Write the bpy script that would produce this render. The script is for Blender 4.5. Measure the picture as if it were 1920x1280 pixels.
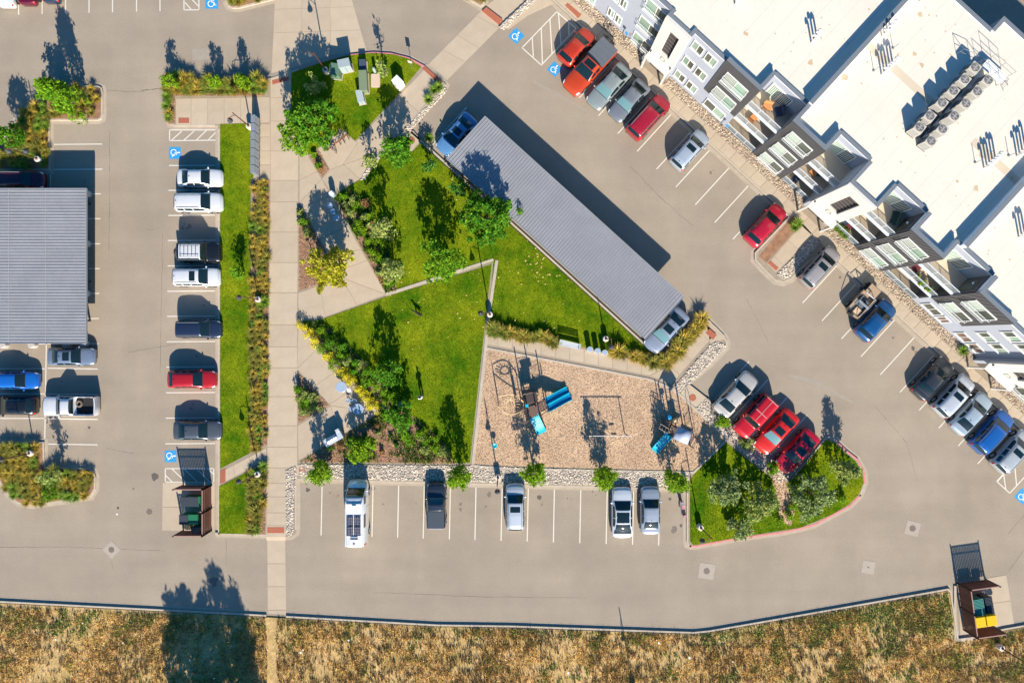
import bpy, math, random
import numpy as np
from mathutils import Vector
random.seed(7); RNG = np.random.default_rng(7)
for o in list(bpy.data.objects): bpy.data.objects.remove(o)
SC = bpy.context.scene; COL = SC.collection
S = 0.055; H = 70.4            # metres of ground per photo pixel, drone height
# ---------------------------------------------------------------- camera, sky, sun
cd = bpy.data.cameras.new('camera'); cam = bpy.data.objects.new('camera', cd); COL.objects.link(cam)
cd.lens = 24; cd.sensor_width = 36; cd.clip_start = 1; cd.clip_end = 5000
cam.location = (0, 0, H); cam.rotation_euler = (0, 0, 0); SC.camera = cam
ELEV = math.radians(30); AZ = math.radians(170)          # sun stands low beyond the lower edge of the photo
wd = bpy.data.worlds.new('World'); SC.world = wd; wd.use_nodes = True
wn = wd.node_tree.nodes; wl = wd.node_tree.links
sky = wn.new('ShaderNodeTexSky'); sky.sky_type = 'NISHITA'; sky.sun_disc = False
sky.sun_elevation = ELEV; sky.sun_rotation = AZ; sky.air_density = 1.0; sky.dust_density = 0.6; sky.ozone_density = 2.5
hs = wn.new('ShaderNodeHueSaturation'); hs.inputs['Saturation'].default_value = 1.45; wl.new(sky.outputs[0], hs.inputs['Color']); wl.new(hs.outputs[0], wn['Background'].inputs[0]); wn['Background'].inputs[1].default_value = 0.085
sd = bpy.data.lights.new('sun', 'SUN'); sun = bpy.data.objects.new('sun', sd); COL.objects.link(sun)
sd.energy = 5.0; sd.angle = math.radians(0.53); sd.color = (1.0, 0.91, 0.78)
sdir = Vector((math.sin(AZ)*math.cos(ELEV), math.cos(AZ)*math.cos(ELEV), math.sin(ELEV)))
sun.rotation_euler = sdir.to_track_quat('Z', 'Y').to_euler(); sun.location = sdir*100
SC.view_settings.view_transform = 'Standard'; SC.view_settings.look = 'None'
SC.view_settings.exposure = 0.92; SC.view_settings.gamma = 1; SC.view_settings.use_curve_mapping = False
SC.render.engine = 'CYCLES'

# ---------------------------------------------------------------- helpers
def W(px, py, h=0.0):
    k = (H-h)/H
    return Vector(((px-960)*S*k, (640-py)*S*k, h))
def G(p): return ((p[0]-960)*S, (640-p[1])*S)
def tag(o, label=None, cat=None, group=None, kind=None):
    if label: o['label'] = label
    if cat: o['category'] = cat
    if group: o['group'] = group
    if kind: o['kind'] = kind
    return o
def empty(name, loc, rz=0.0):
    o = bpy.data.objects.new(name, None); COL.objects.link(o); o.location = loc; o.rotation_euler = (0, 0, rz)
    o.empty_display_size = 0.3; return o
MATS = {}
def mat(name, col, rough=0.8, metal=0.0, var=0.0, scale=3.0, bump=0.0, bscale=30.0, island=0.0, coat=0.0, col2=None, hue=0.0, spec=0.5, objrand=0.0, detail=6, trans=0.0, fine=0.0, fscale=40.0):
    if name in MATS: return MATS[name]
    m = bpy.data.materials.new(name); m.use_nodes = True; nt = m.node_tree; N = nt.nodes; L = nt.links
    b = N['Principled BSDF']; b.inputs['Roughness'].default_value = rough; b.inputs['Metallic'].default_value = metal
    b.inputs['Specular IOR Level'].default_value = spec
    if coat: b.inputs['Coat Weight'].default_value = coat; b.inputs['Coat Roughness'].default_value = 0.04
    c = (*col, 1.0); b.inputs['Base Color'].default_value = c
    src = None
    if var or col2 or fine:
        tc = N.new('ShaderNodeTexCoord')
        no = N.new('ShaderNodeTexNoise'); no.inputs['Scale'].default_value = scale; no.inputs['Detail'].default_value = detail; no.inputs['Roughness'].default_value = 0.65
        L.new(tc.outputs['Object'], no.inputs['Vector'])
        r = N.new('ShaderNodeValToRGB'); L.new(no.outputs['Fac'], r.inputs[0])
        r.color_ramp.elements[0].position = 0.33; r.color_ramp.elements[1].position = 0.67
        c2 = col2 if col2 else tuple(x*(1+var) for x in col)
        c1 = col if col2 else tuple(x*(1-var) for x in col)
        r.color_ramp.elements[0].color = (*c1, 1); r.color_ramp.elements[1].color = (*c2, 1)
        src = r.outputs[0]
        if fine:
            n3 = N.new('ShaderNodeTexNoise'); n3.inputs['Scale'].default_value = fscale; n3.inputs['Detail'].default_value = 3
            L.new(tc.outputs['Object'], n3.inputs['Vector'])
            h = N.new('ShaderNodeHueSaturation'); mr = N.new('ShaderNodeMapRange'); L.new(n3.outputs['Fac'], mr.inputs[0])
            mr.inputs[1].default_value = .3; mr.inputs[2].default_value = .7; mr.inputs[3].default_value = 1-fine; mr.inputs[4].default_value = 1+fine
            L.new(src, h.inputs['Color']); L.new(mr.outputs[0], h.inputs['Value']); src = h.outputs[0]
    if island or objrand:
        h = N.new('ShaderNodeHueSaturation')
        if src: L.new(src, h.inputs['Color'])
        else: h.inputs['Color'].default_value = c
        amt = island or objrand
        if island: g = N.new('ShaderNodeNewGeometry'); rnd = g.outputs['Random Per Island']
        else: g = N.new('ShaderNodeObjectInfo'); rnd = g.outputs['Random']
        mr = N.new('ShaderNodeMapRange'); L.new(rnd, mr.inputs[0]); mr.inputs[3].default_value = 1-amt; mr.inputs[4].default_value = 1+amt
        L.new(mr.outputs[0], h.inputs['Value'])
        if hue:
            ml = N.new('ShaderNodeMath'); ml.operation = 'MULTIPLY'; L.new(rnd, ml.inputs[0]); ml.inputs[1].default_value = 7.31
            fr = N.new('ShaderNodeMath'); fr.operation = 'FRACT'; L.new(ml.outputs[0], fr.inputs[0])
            m2 = N.new('ShaderNodeMapRange'); L.new(fr.outputs[0], m2.inputs[0]); m2.inputs[3].default_value = .5-hue; m2.inputs[4].default_value = .5+hue
            L.new(m2.outputs[0], h.inputs['Hue'])
        src = h.outputs[0]
    if src: L.new(src, b.inputs['Base Color'])
    if bump:
        tc = N.new('ShaderNodeTexCoord'); n2 = N.new('ShaderNodeTexNoise'); n2.inputs['Scale'].default_value = bscale; n2.inputs['Detail'].default_value = 4
        L.new(tc.outputs['Object'], n2.inputs['Vector']); bp = N.new('ShaderNodeBump'); bp.inputs['Strength'].default_value = bump; bp.inputs['Distance'].default_value = 0.05
        L.new(n2.outputs['Fac'], bp.inputs['Height']); L.new(bp.outputs[0], b.inputs['Normal'])
    if trans:
        t = N.new('ShaderNodeBsdfTranslucent'); mx = N.new('ShaderNodeMixShader'); mx.inputs[0].default_value = trans
        if src: L.new(src, t.inputs[0])
        else: t.inputs[0].default_value = c
        L.new(b.outputs[0], mx.inputs[1]); L.new(t.outputs[0], mx.inputs[2]); L.new(mx.outputs[0], N['Material Output'].inputs[0])
    MATS[name] = m; return m

class MB:
    def __init__(s): s.v = []; s.f = []; s.m = []
    def face(s, pts, mi=0):
        n = len(s.v); s.v += [tuple(p) for p in pts]; s.f.append(tuple(range(n, n+len(pts)))); s.m.append(mi)
    def box(s, c, d, rz=0.0, mi=0, taper=1.0):
        cx, cy, cz = c; a, b, h = d[0]/2, d[1]/2, d[2]/2; cs, sn = math.cos(rz), math.sin(rz); n = len(s.v)
        for z, t in ((-h, 1.0), (h, taper)):
            for x, y in ((-a, -b), (a, -b), (a, b), (-a, b)):
                x *= t; y *= t; s.v.append((cx+x*cs-y*sn, cy+x*sn+y*cs, cz+z))
        for q in ((0,3,2,1),(4,5,6,7),(0,1,5,4),(1,2,6,5),(2,3,7,6),(3,0,4,7)): s.f.append(tuple(n+i for i in q)); s.m.append(mi)
        return s
    def bb(s, x0, x1, y0, y1, z0, z1, mi=0): return s.box(((x0+x1)/2, (y0+y1)/2, (z0+z1)/2), (abs(x1-x0), abs(y1-y0), abs(z1-z0)), 0, mi)
    def prism(s, poly, z0, z1, mi=0, cap=True):
        a = sum(poly[i][0]*poly[(i+1) % len(poly)][1]-poly[(i+1) % len(poly)][0]*poly[i][1] for i in range(len(poly)))
        if a < 0: poly = poly[::-1]
        n = len(s.v); k = len(poly)
        s.v += [(x, y, z0) for x, y in poly]+[(x, y, z1) for x, y in poly]
        for i in range(k): j = (i+1) % k; s.f.append((n+i, n+j, n+k+j, n+k+i)); s.m.append(mi)
        s.f.append(tuple(range(n+k, n+2*k))); s.m.append(mi)
        if cap: s.f.append(tuple(range(n+k-1, n-1, -1))); s.m.append(mi)
        return s
    def sheet(s, poly, z, mi=0):
        a = sum(poly[i][0]*poly[(i+1) % len(poly)][1]-poly[(i+1) % len(poly)][0]*poly[i][1] for i in range(len(poly)))
        if a < 0: poly = poly[::-1]
        s.face([(x, y, z) for x, y in poly], mi); return s
    def tube(s, p0, p1, r, n=8, r1=None, mi=0, caps=True):
        p0 = Vector(p0); p1 = Vector(p1); d = p1-p0
        if d.length < 1e-6: return s
        d.normalize(); u = d.orthogonal().normalized(); w = d.cross(u); r1 = r if r1 is None else r1; b = len(s.v)
        for p, rr in ((p0, r), (p1, r1)):
            for i in range(n): a = 2*math.pi*i/n; s.v.append(tuple(p+(u*math.cos(a)+w*math.sin(a))*rr))
        for i in range(n): j = (i+1) % n; s.f.append((b+i, b+j, b+n+j, b+n+i)); s.m.append(mi)
        if caps: s.f.append(tuple(range(b+n-1, b-1, -1))); s.f.append(tuple(range(b+n, b+2*n))); s.m += [mi, mi]
        return s
    def path(s, pts, r, n=6, mi=0):
        for i in range(len(pts)-1): s.tube(pts[i], pts[i+1], r, n, mi=mi)
        return s
    def ring(s, c, R, r, axis='z', n=20, k=6, a0=0, a1=2*math.pi, mi=0, rz=0.0):
        pts = []
        for i in range(n+1):
            a = a0+(a1-a0)*i/n; x, y = R*math.cos(a), R*math.sin(a)
            if axis == 'z': p = (x, y, 0)
            elif axis == 'y': p = (x, 0, y)
            else: p = (0, x, y)
            q = (p[0]*math.cos(rz)-p[1]*math.sin(rz), p[0]*math.sin(rz)+p[1]*math.cos(rz), p[2])
            pts.append((c[0]+q[0], c[1]+q[1], c[2]+q[2]))
        return s.path(pts, r, k, mi)
    def lathe(s, c, prof, n=16, mi=0):
        b = len(s.v); k = len(prof)
        for r, z in prof:
            for i in range(n): a = 2*math.pi*i/n; s.v.append((c[0]+r*math.cos(a), c[1]+r*math.sin(a), c[2]+z))
        for q in range(k-1):
            for i in range(n): j = (i+1) % n; s.f.append((b+q*n+i, b+q*n+j, b+(q+1)*n+j, b+(q+1)*n+i)); s.m.append(mi)
        s.f.append(tuple(range(b+n-1, b-1, -1))); s.f.append(tuple(range(b+(k-1)*n, b+k*n))); s.m += [mi, mi]
        return s
    def build(s, name, mats, parent=None, smooth=False, loc=None, kind=None):
        me = bpy.data.meshes.new(name); me.from_pydata(s.v, [], s.f)
        if not isinstance(mats, (list, tuple)): mats = [mats]
        for m in mats: me.materials.append(m)
        if len(mats) > 1: me.polygons.foreach_set('material_index', s.m)
        if smooth: me.polygons.foreach_set('use_smooth', [True]*len(me.polygons))
        me.update()
        return link(name, me, parent, loc, kind)
def link(name, me, parent=None, loc=None, kind=None):
    o = bpy.data.objects.new(name, me); COL.objects.link(o)
    if parent: o.parent = parent
    if loc is not None: o.location = loc
    if kind: o['kind'] = kind
    return o
def npmesh(name, V, F, m, k):                                # V (n,3), F (m,k) fast mesh
    me = bpy.data.meshes.new(name); me.vertices.add(len(V)); me.vertices.foreach_set('co', V.astype(np.float32).ravel())
    me.loops.add(F.size); me.loops.foreach_set('vertex_index', F.astype(np.int32).ravel())
    me.polygons.add(len(F)); me.polygons.foreach_set('loop_start', np.arange(0, F.size, k, dtype=np.int32))
    me.update(calc_edges=True); me.materials.append(m); return me
def copy_tree(o, parent=None):
    c = o.copy(); COL.objects.link(c); c.parent = parent
    for ch in list(o.children): copy_tree(ch, c)
    return c
def inset(poly, d):                                           # poly in metres, d metres inwards
    a = sum(poly[i][0]*poly[(i+1) % len(poly)][1]-poly[(i+1) % len(poly)][0]*poly[i][1] for i in range(len(poly)))
    if a < 0: poly = poly[::-1]
    n = len(poly); out = []
    for i in range(n):
        p0, p1, p2 = Vector(poly[i-1]), Vector(poly[i]), Vector(poly[(i+1) % n])
        e1 = (p1-p0).normalized(); e2 = (p2-p1).normalized(); n1 = Vector((-e1.y, e1.x)); n2 = Vector((-e2.y, e2.x))
        b = n1+n2
        if b.length < 1e-3: b = n1.copy()
        b.normalize(); c = max(0.35, b.dot(n1)); out.append(tuple(p1+b*(d/c)))
    return out
def clip(poly, a, b, keep=1):                                 # half-plane clip by the line a->b
    def sd(p): return keep*((b[0]-a[0])*(p[1]-a[1])-(b[1]-a[1])*(p[0]-a[0]))
    out = []
    for i in range(len(poly)):
        p, q = poly[i], poly[(i+1) % len(poly)]; sp, sq = sd(p), sd(q)
        if sp >= 0: out.append(p)
        if sp*sq < 0: t = sp/(sp-sq); out.append((p[0]+(q[0]-p[0])*t, p[1]+(q[1]-p[1])*t))
    return out
def area(p): return abs(sum(p[i][0]*p[(i+1) % len(p)][1]-p[(i+1) % len(p)][0]*p[i][1] for i in range(len(p))))/2
def inpoly(P, poly):
    x, y = P[:, 0], P[:, 1]; r = np.zeros(len(P), bool); n = len(poly)
    for i in range(n):
        x0, y0 = poly[i]; x1, y1 = poly[(i+1) % n]
        if y0 == y1: continue
        c = ((y0 > y) != (y1 > y)) & (x < (x1-x0)*(y-y0)/(y1-y0)+x0); r ^= c
    return r
def scatter(polypx, dens, holes=()):
    poly = [G(p) for p in polypx]; xs = [p[0] for p in poly]; ys = [p[1] for p in poly]; n = int((max(xs)-min(xs))*(max(ys)-min(ys))*dens)+2
    P = np.column_stack((RNG.uniform(min(xs), max(xs), n), RNG.uniform(min(ys), max(ys), n)))
    m = inpoly(P, poly)
    for h in holes: m &= ~inpoly(P, [G(p) for p in h])
    return P[m]

# ---------------------------------------------------------------- materials
M_asph = mat('asphalt', (.300, .247, .186), .92, var=.085, scale=.18, bump=.25, bscale=60, detail=8, fine=.10, fscale=9)
def streaks(m, sx, sy, amt, ang=0.0, sc=1.0):                   # long faint wear streaks (tyre lanes, water marks) multiplied onto a material
    nt = m.node_tree; b = nt.nodes['Principled BSDF']; old = b.inputs['Base Color'].links[0].from_socket
    tc = nt.nodes.new('ShaderNodeTexCoord'); mp = nt.nodes.new('ShaderNodeMapping'); mp.inputs['Scale'].default_value = (sx, sy, 1); mp.inputs['Rotation'].default_value = (0, 0, ang)
    no = nt.nodes.new('ShaderNodeTexNoise'); no.inputs['Scale'].default_value = sc; no.inputs['Detail'].default_value = 5
    mr = nt.nodes.new('ShaderNodeMapRange'); mr.inputs[1].default_value = .3; mr.inputs[2].default_value = .7; mr.inputs[3].default_value = 1-amt; mr.inputs[4].default_value = 1+amt
    h = nt.nodes.new('ShaderNodeHueSaturation'); L = nt.links
    L.new(tc.outputs['Object'], mp.inputs[0]); L.new(mp.outputs[0], no.inputs['Vector']); L.new(no.outputs['Fac'], mr.inputs[0]); L.new(mr.outputs[0], h.inputs['Value']); L.new(old, h.inputs['Color']); L.new(h.outputs[0], b.inputs['Base Color'])
streaks(M_asph, .035, .55, .045); streaks(M_asph, .5, .04, .03); streaks(M_asph, 1, 1, .06, 0, .07)
M_conc = mat('concrete', (.425, .342, .245), .88, var=.06, scale=.8, bump=.1, bscale=40, fine=.05, fscale=12)
M_slab = mat('slab_concrete', (.43, .347, .25), .88, var=.06, scale=.6, bump=.08, bscale=40, objrand=.05, fine=.04, fscale=10)
M_joint = mat('joint_concrete', (.29, .235, .17), .95, var=.1, scale=2)
M_kerb = mat('kerb_concrete', (.43, .37, .29), .88, var=.10, scale=1.5, fine=.06)
M_gut = mat('gutter_concrete', (.38, .315, .24), .88, var=.10, scale=1.5, fine=.06)
M_redk = mat('red_kerb_paint', (.56, .20, .19), .75, var=.14, scale=4)
M_brick = mat('tactile_brick', (.33, .10, .055), .85, var=.12, scale=5, objrand=.12)
M_line = mat('road_paint', (.62, .58, .50), .7, var=.07, scale=5, fine=.08)
M_blue = mat('blue_paint', (.03, .27, .55), .6, var=.14, scale=5, fine=.12)
M_white = mat('white_paint', (.78, .78, .76), .6)
M_lawn = mat('lawn_green', (.032, .115, .002), .95, spec=.05, col2=(.22, .255, .008), scale=.24, bump=.6, bscale=25, detail=8, fine=.28, fscale=7)
M_mulch = mat('bark_mulch', (.27, .15, .085), .95, var=.25, scale=2, bump=.6, bscale=30, fine=.25, fscale=14)
M_chip = mat('wood_chips', (.44, .30, .19), .95, col2=(.60, .42, .265), scale=.35, bump=.5, bscale=22, fine=.16, fscale=16)
M_dirt = mat('dry_soil', (.54, .37, .18), .95, spec=.1, col2=(.37, .26, .09), scale=.45, bump=.6, bscale=15, fine=.3, fscale=5)
M_rockbed = mat('rock_bed', (.33, .29, .245), .95, var=.3, scale=6)
M_stone = mat('river_stone', (.50, .43, .345), .85, island=.55, hue=.02)
M_stoneb = mat('tan_stone', (.42, .33, .24), .85, island=.5, hue=.03)
M_blk = mat('black_rubber', (.012, .012, .013), .8)
M_dark = mat('dark_metal', (.03, .03, .033), .5)
M_brownp = mat('brown_pole', (.09, .035, .022), .5)
M_steel = mat('steel', (.52, .55, .58), .32, metal=.75)
M_bsteel = mat('bright_metal', (.55, .60, .66), .45, metal=.3)
M_grey = mat('grey_metal', (.20, .21, .22), .5)
M_trunk = mat('bark', (.10, .07, .045), .95, var=.2, scale=8)

# ================================================================ THE SETTING
def structure(name, mb, m, label=None): o = mb.build(name, m); o['kind'] = 'structure'; return o
FLD = [(-900, 1078), (0, 1128), (500, 1154), (537, 1156), (820, 1172), (960, 1174), (1300, 1186), (1330, 1183), (1440, 1164), (1776, 1105), (1779, 1109), (1793, 1199), (1826, 1195), (1880, 1180), (1960, 1166), (2800, 1030)]
structure('ground', MB().sheet([(-1500, -1500), (1500, -1500), (1500, 1500), (-1500, 1500)], -.02), M_dirt)
lot = [G(p) for p in FLD]; structure('asphalt_lot', MB().sheet(lot+[(95, 90), (-110, 90)], 0.0), M_asph)
fld = [G((x, y+2)) for x, y in FLD]; structure('field', MB().sheet(fld[::-1]+[(-102, -85), (105, -85)], .09), M_dirt)
# kerb of the field: gutter, upstand
def strip(pts, w, z0, z1, side=1):
    mb = MB(); q = [Vector(G(p)) for p in pts]; L = []
    for i, p in enumerate(q):
        e1 = (p-q[i-1]).normalized() if i else (q[1]-p).normalized(); e2 = (q[i+1]-p).normalized() if i < len(q)-1 else e1
        nn = Vector((-e1.y-e2.y, e1.x+e2.x)).normalized(); c = max(.4, nn.dot(Vector((-e1.y, e1.x)))); L.append(p+nn*side*w/c)
    for i in range(len(q)-1):
        mb.prism([tuple(q[i]), tuple(q[i+1]), tuple(L[i+1]), tuple(L[i])], z0, z1)
    return mb
for seg, nm in ((FLD[:3], 'a'), (FLD[3:15], 'b')):
    structure('kerb', strip(seg, .17, 0, .17, 1), M_kerb)
    g = [(x, y-3.1) for x, y in seg]
    structure('gutter', strip(g, .34, 0, .008, 1), M_gut)

def island(outer, gw=.33, kw=.17, top=.14, kmat=None, inner=None, name='kerb_island'):
    P = [G(p) for p in outer]
    structure('gutter', MB().prism(P, -.01, .010), M_gut)
    K = inset(P, gw); structure(name, MB().prism(K, 0, top), kmat or M_kerb)
    if inner: structure('planting_bed', MB().prism(inset(K, kw), top-.05, top+.012), inner)
    return K
PARK = [(309,150),(309,228),(314,238),(324,243),(404,243),(404,1006),(503,1010),(548,1012),(560,1004),(563,992),(563,905),(797,911),(1022,917),(1281,923),(1281,1016),(1284,1026),(1292,1030),(1305,1030),(1385,1015),(1462,1005),(1501,997),(1530,989),(1563,971),(1596,954),(1618,932),(1628,905),(1626,882),(1612,856),(1590,839),(1573,822),(1557,812),(1546,812),(1479,893),(1295,721),(1335,688),(1355,668),(1368,654),(1370,640),(1362,625),(1345,608),(1328,592),(1310,587),(1237,670),(767,242),(838,170),(844,160),(837,152),(802,121),(770,104),(735,95),(700,93),(660,97),(620,106),(545,130),(508,141),(480,147),(420,148),(345,141),(318,141)]
KP = island(PARK, name='park_pavement', kmat=M_joint)
# kerb rims along the park edge
def rim(pts, m=M_kerb, w=.17, z=.148, side=-1, name='kerb'): structure(name, strip(pts, w, .02, z, side), m)
def offs(pts, d):                                             # shift a pixel polyline sideways (pixels)
    out = []; q = [Vector(p) for p in pts]
    for i, p in enumerate(q):
        e1 = (p-q[i-1]).normalized() if i else (q[1]-p).normalized(); e2 = (q[i+1]-p).normalized() if i < len(q)-1 else e1
        nn = Vector((-e1.y-e2.y, e1.x+e2.x)).normalized(); c = max(.4, nn.dot(Vector((-e1.y, e1.x)))); out.append(tuple(p+nn*d/c))
    return out
n = len(PARK)
def run(a, b): return [PARK[i % n] for i in range(a, b+1)]
rim(offs(run(4, 5), -5.8), side=1); rim(offs(run(9, 12)+[(1281, 923)], -5.8), side=1)
for a, b in ((0, 4), (5, 6), (13, 16), (24, 32), (32, 33), (33, 41), (41, 42), (42, 43), (43, 46)): rim(offs(run(a, b), -5.8), side=1)
rim(offs(run(16, 24), -5.8), M_redk, side=1); rim(offs(run(47, 53), -5.8), M_redk, w=.2, side=1); rim(offs(run(25, 29), -5.9), M_redk, w=.17, z=.152, side=1)
KB = mat('kerb_top', (.52, .42, .31), .88, var=.1, scale=1.5)
ISL1 = [(-60,326),(101,326),(101,233),(186,233),(197,228),(200,216),(200,172),(197,161),(187,156),(150,155),(110,160),(60,188),(28,214),(14,250),(-60,262)]
ISL2 = [(-60,822),(90,822),(91,868),(170,871),(182,878),(187,893),(186,918),(175,937),(62,954),(32,949),(12,932),(-5,905),(-60,880)]
for q in (ISL1, ISL2): island(q, inner=M_mulch)
island([(418,-30),(418,8),(424,18),(434,23),(450,23),(517,6),(530,-2),(530,-40)], inner=M_mulch)
island([(850,-20),(866,0),(902,22),(912,14),(925,-20)], inner=M_mulch)

# facade frame: u runs along the apartment front, v towards the lot (photo pixels)
AF = math.radians(42.5)
def UV(u, v): return (960+u*math.cos(AF)-v*math.sin(AF), 640+u*math.sin(AF)+v*math.cos(AF))
# pavement along the building, with kerb
ISR = [(1478,407),(1414,474),(1414,488),(1432,508),(1452,527),(1468,530),(1484,524),(1498,508),(1546,468)]
wk = [UV(-420, -570), UV(-420, -521)]+ISR+[UV(940, -521), UV(940, -570)]
structure('gutter', MB().prism([G(p) for p in [UV(-420, -523), UV(-420, -514), UV(222, -514), (1408,470), (1407,490), (1428,513), (1450,533), (1470,537), (1488,529), (1503,512), UV(316, -514), UV(940, -514), UV(940, -523)]], -.01, .010), M_gut)
structure('pavement', MB().prism([G(p) for p in wk], 0, .14), M_joint)
structure('kerb', strip([UV(-420, -521)]+ISR[:1], .17, .02, .148, 1), M_kerb)
structure('kerb', strip([ISR[-1], UV(940, -521)], .17, .02, .148, 1), M_kerb)
structure('kerb', strip(ISR, .17, .02, .150, 1), M_kerb)
structure('planting_bed', MB().prism([G(p) for p in [(1486,405),(1503,418),(1436,493),(1422,481)]], .1, .155), M_mulch)
structure('rock_bed', MB().prism([G(p) for p in [(1455,514),(1490,478),(1524,444),(1539,452),(1494,503),(1480,518),(1466,524)]], .1, .152), M_rockbed)

SL = bpy.data.objects.new('paving', None); COL.objects.link(SL); SL['kind'] = 'structure'
def slabs(poly, lines, gap=.022, z=.152, z0=.10, m=None, name='paving_slab'):
    P = [[G(p) for p in poly]]
    for a, b in lines:
        a, b = G(a), G(b); nx = []
        for p in P:
            for k in (1, -1):
                c = clip(p, a, b, k)
                if len(c) > 2 and area(c) > .05: nx.append(c)
        P = nx
    for p in P:
        q = [p[i] for i in range(len(p)) if (Vector(p[i])-Vector(p[i-1])).length > .02]
        if len(q) < 3: continue
        q = inset(q, gap); c = Vector((sum(x for x, y in q)/len(q), sum(y for x, y in q)/len(q)))
        o = MB().prism([(x-c.x, y-c.y) for x, y in q], z0, z, cap=False).build(name, m or M_slab, SL); o.location = (c.x, c.y, 0)
def hl(ys, x0=400, x1=700, tilt=0): return [((x0, y), (x1, y+tilt)) for y in ys]
slabs([(508,148),(561,128),(561,254),(560,380),(558.5,600),(558.5,900),(541,985),(536,1006),(500,1006),(502,840),(508,338)], hl([184,228,284,339,379,435.5,492.5,549,609,650,689,743,797.5,837.5,876,905,930,960,984])+[((535, 0), (529, 1000))][:0])
slabs([(331,186),(507,183),(507,231),(331,236)], [((x, 0), (x+1, 400)) for x in (359, 390, 421, 452, 480)])
slabs([(562,250),(581,297),(604,336),(562,381)], [((562, 339), (604, 318))])
slabs([(562,381),(604,336),(725,552),(641,521)], [((590, 380), (625, 365)), ((600, 450), (662, 420)), ((620, 480), (690, 465)), ((604, 520), (700, 484))])
slabs([(560,549),(641,521),(725,552),(600,598),(560,611)], [((641, 521), (670, 572)), ((600, 536), (612, 600))])
slabs([(667,267),(797,130),(834,157),(717,284)], [((744, 176), (790, 215)), ((702, 225), (750, 268)), ((667, 267), (700, 300))])
slabs([(619,319),(597,280),(640,244),(667,266),(716,284)], [((650, 300), (672, 268))])
slabs([(619,319),(717,284),(690,312),(680,332),(628,370),(604,336)], [((619, 319), (645, 292)), ((635, 300), (690, 350))])
slabs([(560,612),(712,772),(621,760),(558,692)], [((558, 690), (600, 650)), ((590, 724), (640, 688)), ((618, 758), (672, 722))])
slabs([(712,772),(590,846),(560,862),(559,797),(621,760)], [((621, 760), (640, 830)), ((590, 790), (600, 850))])
slabs([(913,629),(1048,646),(1144,662),(1242,692),(1217,704),(911,645)], [((x, 600), (x-5, 760)) for x in range(935, 1240, 27)], gap=.03)
slabs([(1242,692),(1322,606),(1342,624),(1258,720),(1217,704)], [((1262, 640), (1320, 700)), ((1240, 668), (1290, 720)), ((1290, 600), (1350, 660))])
slabs([(414,884),(500,839),(500,861),(414,907)], [((434, 850), (446, 910)), ((468, 840), (472, 900))])
for i in range(-13, 40):                                       # walk along the building
    slabs([UV(i*26-60, -546), UV(i*26-34, -546), UV(i*26-34, -525), UV(i*26-60, -525)], [], gap=.03)
slabs([(1504,419),(1524,441),(1490,476),(1454,511),(1438,495)], [((1440,470),(1475,505)),((1470,445),(1505,475))])
slabs([(717,284),(760,244),(773,262),(775,284),(722,287)], [])
slabs([(1323,606),(1330,600),(1360,636),(1345,640),(1331,645)], [])
# flush concrete crossings on the lot
SZ = dict(z=.014, z0=-.01, gap=.018)
slabs([(517,-40),(645,-40),(660,0),(687,94),(620,105),(545,130),(509,141)], [((566, -40), (566, 300)), ((618, -40), (624, 300)), ((400, 22), (800, 8)), ((400, 66), (800, 52))], **SZ)
slabs([(803,121),(893,30),(936,53),(838,151)], [((822, 90), (880, 120)), ((850, 62), (905, 95)), ((872, 40), (930, 75))][:2], **SZ)
slabs([(893,30),(915,8),(1010,-60),(1075,-60),(1075,-10),(990,30),(955,55),(936,53)], [], **SZ)
slabs([(501,1011),(535,1012),(537,1152),(502,1150)], hl([1056, 1099, 1143], 490, 560), **SZ)
def ramp(a, b, c, d):                                          # a,b low end; c,d high end
    m = MB(); m.face([(*G(a), .0135), (*G(b), .0135), (*G(c), .1535), (*G(d), .1535)]); structure('ramp', m, M_conc)
ramp((500,1013),(536,1013),(536,1000),(500,1000)); ramp((509,138),(545,127),(547,139),(509,151)); ramp((801,119),(838,149),(827,158),(791,127))
slabs([(305,904),(343,904),(403,904),(403,996),(304,994)], hl([950], 200, 500), **SZ)
slabs([(475,233),(508,233),(508,337),(476,336)], hl([258,284,310]))
slabs([(1796,1093),(1887,1077),(1902,1172),(1860,1180),(1800,1190)], [((1780, 1142), (1920, 1122))], **SZ)
for q in ([(336,222),(356,222),(356,232),(336,232)], [(511,152),(542,144),(543,152),(512,160)], [(792,130),(797,125),(829,153),(825,161)], [(904,22),(912,15),(942,38),(935,47)], [(502,987),(534,987),(534,998),(502,998)], [(414,882),(424,877),(424,902),(414,906)], [(1059,12),(1064,7),(1090,29),(1084,36)], [(1439,494),(1444,489),(1459,502),(1454,508)], [(1322,624),(1330,616),(1343,628),(1336,637)]):
    cx = sum(p[0] for p in q)/4; cy = sum(p[1] for p in q)/4
    structure('tactile_plate', MB().prism([G(p) for p in q], .02, .162), M_brick)

# planting beds, lawns, play surface (each one thin raised sheet on the park pavement)
LAWN = {
 'a': [(414,234),(474,232),(476,335),(471,336),(471,848),(414,878)],
 'b': [(412,911),(468,882),(468,1000),(412,999)],
 'c': [(547,138),(600,120),(650,106),(700,101),(740,104),(768,112),(790,127),(764,158),(749,176),(667,265),(639,242),(600,276),(580,292),(566,262),(547,250)],
 'd': [(629,370),(650,352),(682,334),(694,314),(718,288),(774,285),(789,270),(1228,668),(1150,664),(1048,640),(915,626),(925,492),(726,551)],
 'e': [(570,607),(600,600),(725,556),(922,496),(906,640),(881,867),(563,864),(592,848),(714,773)],
 'f': [(1360,828),(1302,886),(1293,899),(1293,1014),(1300,1021),(1385,1006),(1500,988),(1558,964),(1590,945),(1609,926),(1618,903),(1615,884),(1603,864),(1583,848),(1565,830),(1548,823),(1483,899),(1466,912)]}
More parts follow.
